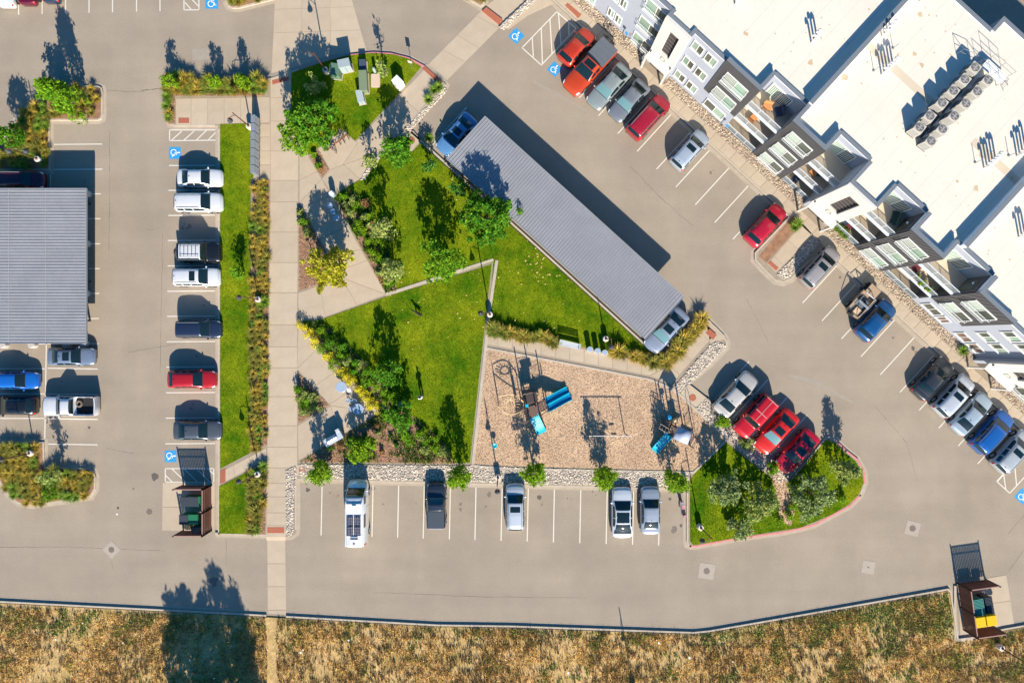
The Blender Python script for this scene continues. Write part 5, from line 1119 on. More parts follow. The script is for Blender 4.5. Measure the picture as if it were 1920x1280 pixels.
p = MB().lathe((0,0,0),[(.16,0),(.16,.8),(.12,.88),(0,.9)],14).build('riser_post',M_tl); p.location=(*G((704,136)),.155); tag(p,'short pale round pedestal above the tan vault cover','pedestal')
t = empty('notice_sign', (*G((773,128)),.155), math.radians(-15)); tag(t,'small sign on a post by the red kerb of the utility lawn','sign')
MB().tube((0,0,0),(0,0,1.5),.03,6).build('post',M_steel,t); MB().box((0,-.03,1.45),(.42,.02,.55)).build('sign_plate',mat('sign_pink',(.60,.42,.40),.5),t)
for px,py,l,cxp in ((1188,30,'blue sign on a leaning post beside the apartment wall',M_blue),(1378,239,'blue sign beside the patio of the first balcony recess',M_blue)):
    t = empty('wall_sign', (*G(UV(-225,-556)) ,.15) if cxp and px == 1188 else (*G(UV(24,-556)),.15), -AF); tag(t,l,'sign'); MB().tube((0,0,0),(0,0,1.9),.03,6).build('post',M_dark,t); MB().box((0,-.04,1.75),(.36,.02,.5)).build('sign_plate',M_blue,t)
t = empty('bench_in_stones', (*G(UV(-176,-553)),.16), -AF); tag(t,'small dark hose box in the tan stones beside the first stair bay','box'); MB().box((0,0,.25),(.25,.6,.45)).build('housing',M_dark,t); MB().box((0,0,.49),(.28,.64,.04)).build('lid',M_grey,t)
mg = mat('mailbox_grey', (.16, .18, .21), .5)
for i in range(7):
    y = 226+i*15.3; t = empty('mailbox_unit', (*G((486.5-(i*.15), y+7)), .155), 0); tag(t, '%s of the seven grey mailbox units beside the main walk, counted from the lamp' % ('first','second','third','fourth','fifth','sixth','last')[i], 'mailbox', 'grey mailbox units beside the main walk')
    MB().box((0, 0, .95), (.40, .76, 1.3)).build('cabinet', mg, t); MB().box((0, 0, 1.62), (.43, .77, .04)).build('lid', mat('mailbox_lid', (.19, .215, .245), .45), t); MB().box((0, 0, .15), (.3, .5, .3)).build('pedestal', M_dark, t)
    for r_ in range(6):
        for c_ in range(2): MB().box((.206, -.19+c_*.38, .42+r_*.2), (.012, .34, .17)).build('mail_door', mat('mail_door', (.30, .33, .37), .4), t)
# ================================================================ PARK FURNITURE
M_silver = mat('pale_blue_metal', (.40, .50, .60), .4, metal=.3)
def stool(px, py, label, grp):
    t = empty('round_stool', (*G((px, py)), .155)); tag(t, label, 'stool', grp); MB().lathe((0, 0, 0), [(.16, 0), (.10, .05), (.09, .62), (.12, .66)], 12).build('pedestal', M_steel, t)
    MB().lathe((0, 0, 0), [(.27, .66), (.29, .70), (.29, .73), (.26, .75), (0, .745)], 20).build('seat', M_silver, t, smooth=False)
for i, (x, y) in enumerate(((622,388),(628,399.5),(634.5,411))): stool(x, y, ('upper', 'middle', 'lower')[i]+' of the three round stools beside the upper shrub bed', 'stools by the upper shrub bed')
def pillar(px, py, label, m=M_bsteel, r=.29, h=.95, name='round_pedestal'):
    t = empty(name, (*G((px, py)), .155)); tag(t, label, 'pedestal table', 'three tall round tables above the playground')
    MB().lathe((0, 0, 0), [(r*.92, 0), (r*.92, h), (r, h+.02), (r, h+.05), (0, h+.05)], 20).build('drum', m, t); MB().lathe((0, 0, h+.05), [(r*.8, 0), (r*.8, .01), (0, .012)], 18).build('table_top', M_silver, t)
for i, (x, y) in enumerate(((1104,654.5),(1118,657.5),(1131.5,660.5))): pillar(x, y, ('left', 'middle', 'right')[i]+' of the three round metal drums above the playground path')
t = empty('litter_bin', (*G((626,366)), .155)); tag(t, 'round litter bin with a white lid at the tip of the upper shrub bed', 'litter bin'); MB().lathe((0, 0, 0), [(.28, 0), (.30, .8), (.28, .82), (0, .82)], 18).build('drum', M_silver, t); MB().box((0, 0, .93), (.36, .3, .2), .6).build('lid', M_white, t)
def bench(px, py, rz, label, L=1.9, m=None, name='bench'):
    t = empty(name, (*G((px, py)), .155), math.radians(rz)); tag(t, label, 'bench'); m = m or M_bsteel
    for i in range(5): MB().box((0, -.20+i*.1, .45), (L, .075, .03)).build('seat_slat', m, t)
    for i in range(4): MB().box((0, .27+i*.02, .56+i*.1), (L, .03, .075)).build('back_slat', m, t)
    for x in (-L/2+.06, L/2-.06): b = MB(); b.box((x, 0, .22), (.05, .5, .44)); b.build('leg', m, t); b = MB(); b.box((x, .02, .66), (.05, .5, .04)); b.box((x, -.2, .56), (.05, .05, .22)); b.build('armrest', m, t)
bench(1067,647,-13,'pale metal bench above the playground path',2.2)
def table(px, py, label, r=.56, h=.76, m=M_silver):
    t = empty('round_table', (*G((px, py)), .155)); tag(t, label, 'table'); MB().lathe((0, 0, 0), [(.28, 0), (.26, .03), (.06, .05), (.05, h-.04), (.2, h-.03)], 16).build('pedestal', M_steel, t); MB().lathe((0, 0, h-.03), [(r-.03, 0), (r, .02), (r, .045), (r-.02, .06), (0, .055)], 28).build('table_top', m, t)
table(644,724,'round pale metal table beside the golden shrubs'); table(675,765,'round metal table half shaded by a tree, beside the chairs')
def chair(px, py, rz, label, m=M_silver):
    t = empty('metal_chair', (*G((px, py)), .155), math.radians(rz)); tag(t, label, 'chair', 'metal chairs around the tables'); MB().lathe((0, 0, .43), [(.2, 0), (.22, .015), (.2, .03), (0, .03)], 16).build('seat', m, t)
    b = MB(); b.ring((0, 0, .80), .25, .018, 'z', 14, 5, -1.6, 1.6); [b.tube((.25*math.cos(a), .25*math.sin(a), .44), (.25*math.cos(a), .25*math.sin(a), .80), .012, 4) for a in (-1.4, -.9, -.45, 0, .45, .9, 1.4)]; b.build('backrest', M_bsteel, t)
    for a in (.8, 2.36, 3.9, 5.5): MB().tube((.17*math.cos(a), .17*math.sin(a), .43), (.22*math.cos(a), .22*math.sin(a), 0), .014, 5).build('leg', M_bsteel, t)
chair(657,731,40,'pale chair between the two round tables',M_white); chair(668,751,90,'blue metal chair above the shaded round table'); chair(656,750,150,'metal chair left of the other chair above the shaded table'); chair(660,765,180,'metal chair at the left side of the shaded round table')
t = empty('round_table', (*G((753,759)),.155)); tag(t,'small round blue metal table half hidden by the dark tree on the lawn','table'); MB().tube((0,0,0),(0,0,.55),.05,8).build('pedestal',M_steel,t); MB().lathe((0,0,.55),[(.30,0),(.32,.03),(0,.04)],20).build('table_top',M_silver,t)
# grill counter
t = empty('grill_counter', (*G((629,819)),.155), math.radians(30)); tag(t,'steel outdoor grill counter with a raised hood and side top','grill counter')
MB().bb(-.95,.95,-.42,.30,0,.88).build('base',mat('counter_grey',(.30,.33,.36),.6),t); MB().bb(-1.0,1.0,-.46,.34,.88,.93).build('countertop',M_bsteel,t); MB().bb(.62,1.0,.34,.62,.88,1.02).build('side_top',M_bsteel,t); MB().bb(.66,.96,.36,.58,0,.88).build('side_base',mat('counter_grey',(.3,.33,.36)),t)
hm = MB(); hm.ring((0,.02,.95),.26,.02,'x',10,4,0,math.pi); n0=len(hm.v)
for i in range(9):
    a = math.pi*i/8; hm.v += [(-.62,.02+.30*math.cos(a),.93+.26*math.sin(a)),(.42,.02+.30*math.cos(a),.93+.26*math.sin(a))]
for i in range(8): q=n0+2*i; hm.f.append((q,q+1,q+3,q+2)); hm.m.append(0)
hm.build('hood',M_steel,t); MB().tube((-.5,-.32,1.02),(.3,-.32,1.02),.018,6).build('handle',M_steel,t)
# bicycles
def bike(loc, rz, col, label, lean=0.0, group=None):
    t = empty('bicycle', loc, rz); t.rotation_euler.x = lean; tag(t, label, 'bicycle', group); m = paint(col)
    for x in (-.52, .52):
        w = MB(); w.ring((x, 0, .34), .32, .022, 'y', 20, 5); wo = w.build('wheel', M_tyre, t); s = MB()
        for k in range(8): a = k*.785; s.tube((x, 0, .34), (x+.31*math.cos(a), 0, .34+.31*math.sin(a)), .005, 3)
        s.build('spokes', M_steel, wo)
    f = MB(); f.path([(-.52, 0, .34), (-.05, 0, .30), (.38, 0, .72), (-.18, 0, .78), (-.05, 0, .30)], .02, 5); f.tube((-.52, 0, .34), (-.18, 0, .78), .014, 5); f.tube((.38, 0, .72), (.52, 0, .34), .02, 5); f.tube((.38, 0, .72), (.34, 0, .95), .018, 5); f.tube((-.18, 0, .78), (-.22, 0, .93), .016, 5); f.build('frame', m, t)
    MB().path([(.28, -.28, .97), (.36, -.12, .98), (.36, .12, .98), (.28, .28, .97)], .017, 5).build('handlebar', M_blk, t); MB().box((-.24, 0, .95), (.26, .13, .05)).build('saddle', M_blk, t); MB().tube((-.05, -.08, .30), (-.05, .08, .30), .07, 10).build('crankset', M_steel, t)
bd = [((619,270),-62,(.08,.02,.02),'leftmost bicycle at the rack, dark red'),((627,276),-64,(.02,.03,.2),'blue bicycle second from the left at the rack'),((634,262),-60,(.25,.27,.3),'silver bicycle in the middle of the rack'),((642,258),-62,(.02,.02,.02),'black bicycle second from the right at the rack'),((650,252),-64,(.05,.05,.06),'rightmost bicycle at the rack, beside the lawn corner')]
for p_, a, c, l in bd: bike((*G(p_), .155), math.radians(a), c, l, random.uniform(-.2, .2), 'bicycles at the rack')
t = empty('bicycle_rack', (*G((634,268)),.155), math.radians(38)); tag(t,'rusty low bicycle rack under the parked bicycles','bicycle rack'); r_ = MB()
for i in range(5): r_.ring((-1.0+i*.5,0,.0),.33,.025,'y',10,5,0,math.pi)
r_.build('hoops',mat('rusty_steel',(.30,.12,.06),.7),t); MB().bb(-1.3,1.3,-.03,.03,0,.05).build('base_rail',mat('rusty_steel',(.3,.12,.06)),t)
bike((*G((1143,77)),.155),math.radians(-42),(.02,.02,.02),'black bicycle behind the orange pickup',.25,'bicycles by the apartment wall'); bike((*G((1140,62)),.155),math.radians(-48),(.3,.25,.2),'pale bicycle leaning beside the tan stones',-.3,'bicycles by the apartment wall')
bike((*G((1847,656)),.155),math.radians(30),(.03,.03,.03),'dark bicycle by the entrance of the lower stair bay',.1,'bicycles by the apartment wall')
def motorbike(loc, rz, c1, c2, label, tank2=None):
    t = empty('motorcycle', loc, rz); tag(t, label, 'motorcycle')
    for x in (-.68, .70): w = MB(); w.ring((x, 0, .31), .25, .07, 'y', 20, 6); wo = w.build('wheel', M_tyre, t); MB().tube((x, -.04, .31), (x, .04, .31), .17, 10).build('rim', M_rim, wo)
    b = MB(); b.box((.12, 0, .78), (.55, .34, .28), 0, 0, .7); b.build('fuel_tank', paint(c1), t, smooth=False); b = MB(); b.box((.5, 0, .80), (.42, .42, .40), 0, 0, .6); b.build('fairing', paint(c2), t)
    MB().box((-.38, 0, .80), (.62, .26, .10)).build('saddle', M_blk, t); MB().box((-.8, 0, .86), (.26, .24, .12)).build('tail', paint(c1), t); MB().box((.0, 0, .45), (.6, .3, .34)).build('engine', M_grey, t)
    MB().tube((.48, 0, .98), (.70, 0, .31), .035, 6).build('fork', M_steel, t); MB().path([(.30, -.36, 1.02), (.44, -.1, 1.05), (.44, .1, 1.05), (.30, .36, 1.02)], .02, 5).build('handlebar', M_dark, t); MB().tube((-.1, .18, .35), (-.7, .2, .42), .05, 8).build('exhaust', M_steel, t)
p_ = W(852,316,1.2); k = math.radians(-42.5)
motorbike((*G((857,318)),.15),math.radians(138),(.75,.18,.02),(.70,.66,.72),'orange and white motorcycle at the upper corner of the long carport')
t = empty('kayak', (*G((863,318)),.15), math.radians(-50)); tag(t,'short yellow boat board propped on trestles at the carport edge','board')
yb_ = MB(); yb_.prism([(-.75,-.10),(-.62,-.19),(.55,-.19),(.78,0),(.55,.19),(-.62,.19),(-.75,.10)],1.0,1.16); yb_.build('hull',mat('yellow_plastic',(.75,.45,.01),.35),t)
for x in (-.4,.4): b = MB(); b.tube((x,-.3,0),(x,0,1.0),.02,5); b.tube((x,.3,0),(x,0,1.0),.02,5); b.build('trestle',M_steel,t)
motorbike((*G((1277.5,949)),.02),math.radians(100),(.65,.28,.36),(.70,.62,.64),'pink and black motorcycle in the last bay of the lower row')

# ================================================================ PLAYGROUND
M_post = mat('play_post_brown', (.055, .04, .035), .5); M_plat = mat('play_deck', (.13, .085, .065), .7); M_tan = mat('play_tan', (.66, .47, .25), .6); M_slide = mat('slide_blue', (.01, .44, .58), .3, coat=.3); M_slided = mat('slide_blue_deep', (.004, .17, .36), .3)
def slide(px0, py0, h0, px1, py1, h1, w, lanes, parent, m=M_slide):
    """sloping trough between two points"""
    a = Vector((*G((px0, py0)), h0)); b = Vector((*G((px1, py1)), h1)); o = parent.location; a -= o; b -= o; d = (b-a); d2 = Vector((d.x, d.y, 0)).normalized(); sd = Vector((-d2.y, d2.x, 0)); mb = MB(); bed = MB(); N = 9
    prof = []
    for L_ in range(lanes):
        y0 = -w/2+L_*w/lanes; y1 = y0+w/lanes; prof += [(y0, .20), (y0+.05, .20), (y0+.10, .03), (y1-.10, .03), (y1-.05, .20)]
    prof.append((w/2, .20)); prof += [(w/2, .0), (-w/2, .0)]
    base = len(mb.v)
    for i in range(N+1):
        t_ = i/N; z = a.z+(b.z-a.z)*(t_*t_*(3-2*t_)); c = a+(b-a)*t_
        for y, zz in prof: p = c+sd*y; mb.v.append((p.x, p.y, z+zz))
    K = len(prof)
    for i in range(N):
        for j in range(K): q = base+i*K+j; q2 = base+i*K+(j+1) % K; mb.f.append((q, q2, q2+K, q+K)); mb.m.append(1 if (j < 5*lanes and j % 5 == 2) else 0)
    mb.f.append(tuple(base+j for j in range(K))); mb.f.append(tuple(base+N*K+j for j in reversed(range(K)))); mb.m += [0, 0]
    return mb.build('slide', [m, M_slided if lanes > 1 else m], parent)
ctr = G((995,775)); T = empty('play_structure', (*ctr, .15)); tag(T, 'large brown climbing frame with twin blue slide and small blue slide', 'climbing frame')
def L3(px, py, z): g = G((px, py)); return (g[0]-ctr[0], g[1]-ctr[1], z)
DK = {'lower': [(984,762),(1003,757),(1011,776),(992,783)], 'upper': [(1001,753),(1020,746),(1027,764),(1008,771)], 'back': [(979,737),(998,732),(1004,751),(984,758)]}
for k, zz in (('lower', 1.0), ('upper', 1.35), ('back', 1.2)):
    q = [L3(*p, 0)[:2] for p in DK[k]]
    for i in range(4):
        f0, f1 = i/4+.01, (i+1)/4-.01; e = lambda A, B_, f: (A[0]*(1-f)+B_[0]*f, A[1]*(1-f)+B_[1]*f)
        MB().prism([e(q[0], q[1], f0), e(q[0], q[1], f1), e(q[3], q[2], f1), e(q[3], q[2], f0)], zz-.08, zz).build('deck_board', M_plat, T)
posts = {(984,762):2.6,(1003,757):2.9,(1011,776):2.4,(992,783):2.4,(1020,746):2.9,(1027,764):2.7,(979,737):2.8,(998,732):2.9,(966,742):2.2,(968,760):2.3}
for (x, y), h in posts.items(): p = L3(x, y, 0); MB().tube(p, (p[0], p[1], h), .06, 8).build('post', M_post, T)
for a_, b_ in (((984,762),(979,737)),((998,732),(979,737)),((1003,757),(1020,746)),((992,783),(984,762)),((1011,776),(1027,764)),((998,732),(1003,757))):
    r_ = MB(); p, q = Vector(L3(*a_, 0)), Vector(L3(*b_, 0))
    for z in (1.5, 2.1): r_.tube(p+Vector((0, 0, z)), q+Vector((0, 0, z)), .022, 5)
    n_ = 6
    for i in range(1, n_): c = p.lerp(q, i/n_); r_.tube(c+Vector((0, 0, 1.5)), c+Vector((0, 0, 2.1)), .014, 4)
    r_.build('railing', M_post, T)
MB().box((L3(989,725,0)[0], L3(989,725,0)[1], .75), (.9, .06, .9), .15).build('play_panel', mat('panel_grey', (.10, .11, .13), .5), T)
MB().box((L3(996,742,0)[0], L3(996,742,0)[1], 2.0), (1.1, .9, .05), .3).build('panel_roof', M_post, T)
slide(1021,758,1.3,1067,736,.30,1.5,2,T); slide(999,775,1.0,1016,811,.25,1.0,1,T)
# spiral wheel climber on the left
for (x, y) in ((935,757),(933,741),(976,748),(972,765)): p = L3(x, y, 0); MB().tube(p, (p[0], p[1], 2.0), .045, 7).build('post', M_post, T)
def arch(x0, y0, x1, y1, h, m, bul=0.0):
    p, q = Vector(L3(x0, y0, 0)), Vector(L3(x1, y1, 0)); sdv = Vector((-(q-p).y, (q-p).x, 0)).normalized(); pts = []
    for i in range(13): t_ = i/12; c = p.lerp(q, t_); pts.append(c+Vector((0, 0, h[0]+(h[1]-h[0])*t_+.35*math.sin(math.pi*t_)))+sdv*bul*math.sin(math.pi*t_))
    r_ = MB(); r_.path(pts, .045, 6); r_.build('climbing_rail', m, T); return pts
A1 = arch(935,741,982,752,(1.9,1.3),M_tan,.55); A2 = arch(935,757,978,768,(1.9,1.2),M_tan,-.55)
cc = Vector(L3(957,754,1.95)); r_ = MB(); r_.ring(cc, .42, .042, 'z', 18, 5)
for i in range(12): a_ = i*math.pi/6; r_.tube(cc+Vector((.42*math.cos(a_), .42*math.sin(a_), 0)), cc+Vector((.98*math.cos(a_), .62*math.sin(a_), .1)), .035, 4)
r_.build('wheel_rungs', M_tan, T)
for i in range(6): x = 939+i*6; MB().path([L3(x, 760, 0.0), L3(x, 763, .4)], .02, 4).build('step', M_tan, T)
w = MB(); w.ring(L3(977,776,.9), .16, .02, 'z', 14, 5); w.tube(L3(977,776,0), L3(977,776,.9), .03, 5); w.build('steering_wheel', M_tan, T)
MB().box(L3(987,757,1.8), (.3, .3, .3)).build('play_panel', M_slide, T)
MB().box(L3(1003,741,.5), (.8, .35, .9), .9).build('climbing_wall', M_tan, T)
T2c = G((1270,800)); ctr = T2c; T2 = empty('play_structure', (*ctr, .15)); tag(T2, 'small climbing frame with a pale curved roof and one blue slide', 'climbing frame'); T = T2
D2 = [(1258,795),(1281,806),(1271,824),(1250,812)]; q = [L3(*p, 0)[:2] for p in D2]
for i in range(4):
    f0, f1 = i/4+.01, (i+1)/4-.01; e = lambda A, B_, f: (A[0]*(1-f)+B_[0]*f, A[1]*(1-f)+B_[1]*f); MB().prism([e(q[0], q[1], f0), e(q[0], q[1], f1), e(q[3], q[2], f1), e(q[3], q[2], f0)], .92, 1.0).build('deck_board', M_plat, T2)
D3 = [(1280,808),(1300,818),(1291,834),(1272,825)]; MB().prism([L3(*p, 0)[:2] for p in D3], .42, .5).build('step_deck', M_plat, T2); MB().prism([L3(*p, 0)[:2] for p in [(1240,785),(1257,792),(1249,811),(1236,802)]], .62, .70).build('step_deck', M_plat, T2)
for (x, y) in D2: p = L3(x, y, 0); MB().tube(p, (p[0], p[1], 3.1), .07, 8).build('post', M_post, T2)
for (x, y), h in {(1240,785):2.4,(1236,802):2.2,(1300,818):1.9,(1291,834):1.9}.items(): p = L3(x, y, 0); MB().tube(p, (p[0], p[1], h), .05, 8).build('post', M_post, T2)
rf = MB(); p0, p1, p3 = Vector(L3(1257,791,3.0)), Vector(L3(1284,803,3.0)), Vector(L3(1247,813,3.0)); n0 = 0
for i in range(11):
    t_ = i/10
    for s_ in (0, 1): c = p0+(p1-p0)*t_+(p3-p0)*s_; rf.v.append((c.x, c.y, 3.0+.55*math.sin(math.pi*t_)))
for i in range(10): rf.f.append((2*i, 2*i+1, 2*i+3, 2*i+2)); rf.m.append(0)
ro = rf.build('roof', mat('canopy_grey_white', (.38, .42, .52), .4), T2, smooth=True); so = ro.modifiers.new('thick', 'SOLIDIFY'); so.thickness = .05
slide(1251,810,1.0,1226,845,.25,.85,1,T2)
MB().lathe(L3(1248,779,0), [(.05, 0), (.05, 1.4), (.24, 1.45), (.24, 1.55), (0, 1.6)], 14).build('play_drum', mat('play_blue', (.0, .20, .45), .4), T2)
ld = MB(); a_, b_ = Vector(L3(1231,790,1.9)), Vector(L3(1246,799,1.9)); wv = Vector(L3(1228,798,1.9))-a_
for v_ in (Vector((0, 0, 0)), wv): ld.tube(a_+v_, b_+v_, .03, 6)
for i in range(4): c = a_.lerp(b_, i/3); ld.tube(c, c+wv, .02, 5)
ld.build('overhead_ladder', mat('ladder_tan', (.35, .28, .22), .5), T2)
for c_ in (a_, a_+wv): MB().tube(c_, (c_[0], c_[1], 0), .035, 6).build('post', M_post, T2)
lp = MB(); lp.path([L3(1298,806,0), L3(1293,790,1.7), L3(1296,783,2.0), L3(1300,790,1.7), L3(1304,820,0)], .025, 5); lp.build('climbing_loop', M_post, T2)
for a_, b_ in ((D2[0], D2[1]), (D2[3], D2[2]), (D3[1], D3[2])):
    r_ = MB(); p, q_ = Vector(L3(*a_, 0)), Vector(L3(*b_, 0)); [r_.tube(p+Vector((0, 0, z)), q_+Vector((0, 0, z)), .022, 5) for z in (1.1, 1.7)]; [r_.tube(p.lerp(q_, i/7)+Vector((0, 0, 1.1)), p.lerp(q_, i/7)+Vector((0, 0, 1.7)), .012, 4) for i in range(1, 7)]; r_.build('railing', M_post, T2)
cw = MB(); cw.box(L3(1262,786,.6), (.7, .25, 1.1), .5); cw.build('climbing_wall', M_tan, T2)
# swing
ctr = G((1138,811)); T = empty('swing', (*ctr, .15)); tag(T, 'two-seat swing frame in the middle of the playground', 'swing')
w2 = 1.78
for x in (-w2, w2): MB().tube((x, 0, 0), (x, 0, 2.25), .05, 8).build('post', mat('swing_grey', (.13, .12, .12), .5), T); 
MB().tube((-w2-.35, 0, 2.2), (w2+.35, 0, 2.2), .045, 8).build('beam', mat('beam_pale', (.42, .38, .36), .5), T)
for cx in (-.60, .58):
    b = MB(); b.box((cx, 0, .55), (.50, .20, .04)); so_ = b.build('seat', M_blk, T); c = MB(); [c.tube((cx+s_*.25, 0, .56), (cx+s_*.25, 0, 2.2), .010, 4) for s_ in (-1, 1)]; c.build('chains', M_steel, so_)
t = empty('spring_toy', (*G((928,833)),.15)); tag(t,'small blue spinner seat standing alone in the playground','spinner'); MB().tube((0,0,0),(0,0,.5),.05,8).build('post',M_post,t); MB().lathe((0,0,.45),[(.10,0),(.24,.10),(.26,.22),(.20,.20),(.08,.12)],16).build('seat',M_slide,t,smooth=True)

# ================================================================ BIN ENCLOSURES
M_fence = mat('rust_brown_board', (.16, .055, .035), .75, var=.15, scale=4, objrand=.12); M_ftop = mat('fence_rail', (.34, .19, .15), .6)
def enclosure(origin, rz, w, d, label, h=2.05, mid=None, gates=True):
    """open on +x side; w along x, d along y (downwards)"""
    t = empty('bin_enclosure', (*G(origin), 0), math.radians(rz)); tag(t, label, 'bin enclosure', 'timber bin enclosures')
    def wall(x0, y0, x1, y1, hh=h):
        p, q = Vector((x0, y0)), Vector((x1, y1)); L_ = (q-p).length; n_ = int(L_/.16); a_ = math.atan2(q.y-p.y, q.x-p.x)
        for i in range(n_): c = p.lerp(q, (i+.5)/n_); MB().box((c.x, c.y, .12+hh/2), (.135, .03, hh-.1), a_).build('board', M_fence, t)
        c = p.lerp(q, .5); MB().box((c.x, c.y, .12+hh), (L_+.1, .09, .06), a_).build('top_rail', M_ftop, t)
        for z in (.45, hh-.35): MB().box((c.x-.035*math.sin(a_), c.y+.035*math.cos(a_), z), (L_, .04, .09), a_).build('rail', M_fence, t)
        for c in (p, q): MB().box((c.x, c.y, hh/2+.13), (.12, .12, hh+.26)).build('post', mat('steel_post', (.06, .035, .03), .5), t)
    return t, wall
t, wall = enclosure((397,909),0,2.9,4.7,'timber bin enclosure with green bins and black lids beside the long lawn')
wall(-2.9,0,0,0); wall(0,0,0,-2.35); wall(0,-2.35,0,-4.65); wall(-2.9,-4.65,0,-4.65); wall(-.02,-2.35,-.5,-2.35,1.6)
t2, wall = enclosure((1794,1092),8,3.0,5.1,'timber bin enclosure with yellow bins at the lower right corner')
wall(0,0,2.9,0); wall(0,0,0,-2.5); wall(0,-2.5,0,-4.85); wall(0,-4.85,2.95,-4.85)
def dumpster(px, py, rz, w, d, h, body, lids, label, cat='bin'):
    t = empty('waste_bin', (*G((px, py)), .03), math.radians(rz)); tag(t, label, cat, 'waste bins in the enclosures'); b = MB(); b.box((0, 0, .12+h/2), (w*.92, d*.9, h-.05)); b.build('body', body, t)
    r_ = MB(); r_.bb(-w/2, w/2, -d/2, -d/2+.06, h, h+.10); r_.bb(-w/2, w/2, d/2-.06, d/2, h, h+.10); r_.bb(-w/2, -w/2+.06, -d/2+.06, d/2-.06, h, h+.10); r_.bb(w/2-.06, w/2, -d/2+.06, d/2-.06, h, h+.10); r_.build('rim', body, t)
    for x0, x1, m in lids:
        l = MB(); l.bb(x0*w, x1*w, -d/2+.02, d/2-.02, h+.11, h+.15); lo = l.build('lid', m, t); n_ = int((x1-x0)*w/.14)
        for i in range(n_): MB().bb(x0*w+.05+i*.14, x0*w+.11+i*.14, -d/2+.05, d/2-.05, h+.15, h+.18).build('lid_rib', m, lo)
    for x in (-w*.38, w*.38):
        for y in (-d*.36, d*.36): MB().tube((x-.03, y, .06), (x+.03, y, .06), .07, 10).build('castor', M_blk, t)
    return t
M_lid = mat('black_lid', (.035, .045, .06), .55); M_bg = mat('bin_green', (.01, .14, .06), .5); M_bt = mat('bin_teal', (.06, .25, .20), .5); M_yel = mat('bin_yellow', (.78, .48, .0), .5)
dumpster(370,934,0,1.95,1.0,1.3,M_bg,[(-.5,-.01,M_lid),(.01,.38,M_lid)],'green bin with two ribbed black lids in the upper part of the left enclosure')
dumpster(366,967,0,1.9,1.0,1.3,M_bg,[(-.5,-.02,M_lid)],'green bin with one black lid open in the left enclosure')
dumpster(378,988,0,1.0,.8,1.1,M_bg,[(-.5,.5,M_lid)],'small green bin with a ribbed lid at the bottom of the left enclosure')
bx_ = empty('cardboard_box', (*G((357,986)),.03)); tag(bx_,'open cardboard box at the bottom of the left enclosure','box'); MB().box((0,0,.25),(.5,.45,.5)).build('box',mat('cardboard',(.50,.36,.20),.9),bx_); MB().box((-.3,.1,.52),(.25,.42,.02)).build('flap',mat('cardboard',(.5,.36,.2)),bx_)
dumpster(1817,1130,-80,2.0,1.15,1.35,M_bt,[(-.5,-.005,M_bt),(.005,.5,M_bt)],'teal bin with closed lids in the lower right enclosure')
dumpster(1838,1126,-80,1.9,.75,1.25,M_lid,[(-.5,.5,M_lid)],'black ribbed bin beside the teal bin')
dumpster(1815,1152,8,1.0,1.05,1.75,M_yel,[(-.5,.5,M_yel)],'left yellow bin in the lower right enclosure'); dumpster(1835,1149,8,1.0,1.05,1.75,M_yel,[(-.5,.5,M_yel)],'right yellow bin in the lower right enclosure')
for q, l in (([(1792,1097),(1792,1197),(1823,1193)], 'a'),):
    structure('kerb', strip(q, .25, 0, .13, -1), M_kerb)

# ================================================================ PERSON AND DOG
def skin(name, V, E, Rr, m, parent, sub=1):
    me = bpy.data.meshes.new(name); me.from_pydata(V, E, []); o = link(name, me, parent); md = o.modifiers.new('skin', 'SKIN')
    for i, r_ in enumerate(Rr): me.skin_vertices[0].data[i].radius = (r_, r_) if not isinstance(r_, tuple) else r_
    me.skin_vertices[0].data[0].use_root = True; s_ = o.modifiers.new('sub', 'SUBSURF'); s_.levels = s_.render_levels = sub; me.materials.append(m); return o
def ensure_skin(me): me.skin_vertices
M_skin = mat('skin', (.45, .25, .16), .6); M_shirt = mat('white_shirt', (.75, .75, .75), .85); M_trs = mat('dark_trousers', (.05, .05, .07), .9); M_hair = mat('dark_hair', (.02, .015, .012), .7)
def tubes(name, chains, m, parent):
    mb = MB()
    for ch in chains:
        for i in range(len(ch)-1): mb.tube(ch[i][:3], ch[i+1][:3], ch[i][3], 10, ch[i+1][3])
    return mb.build(name, m, parent, smooth=True)
P0 = empty('person', (*G((792,743)),.16), math.radians(120)); tag(P0,'person in a white shirt and dark trousers standing on the big lawn','person')
def bodymesh(V, E, Rr, m, parent, name='body'):
    me = bpy.data.meshes.new(name); me.from_pydata(V, E, []); o = link(name, me, parent); md = o.modifiers.new('skin', 'SKIN')
    lay = me.skin_vertices[0].data if len(me.skin_vertices) else None
    if lay:
        for i, r_ in enumerate(Rr): lay[i].radius = (r_, r_)
        lay[0].use_root = True
    s_ = o.modifiers.new('sub', 'SUBSURF'); s_.levels = s_.render_levels = 2; me.materials.append(m); return o
VB = [(0,0,.95),(0,0,1.12),(.01,0,1.38),(.02,0,1.50),(.03,0,1.63),(.04,0,1.72),(0,.19,1.40),(.05,.24,1.12),(.22,.20,.98),(.30,.19,.97),(0,-.19,1.40),(.05,-.24,1.12),(.22,-.20,.98),(.30,-.19,.97),(0,.10,.88),(.03,.11,.48),(-.02,.12,.08),(.14,.12,.03),(0,-.10,.88),(-.03,-.11,.48),(-.05,-.12,.08),(.11,-.12,.03)]
EB = [(0,1),(1,2),(2,3),(3,4),(4,5),(2,6),(6,7),(7,8),(8,9),(2,10),(10,11),(11,12),(12,13),(0,14),(14,15),(15,16),(16,17),(0,18),(18,19),(19,20),(20,21)]
RB = [.14,.13,.15,.055,.10,.085,.065,.045,.033,.03,.065,.045,.033,.03,.095,.06,.045,.04,.095,.06,.045,.04]
bodymesh(VB,EB,RB,M_skin,P0)
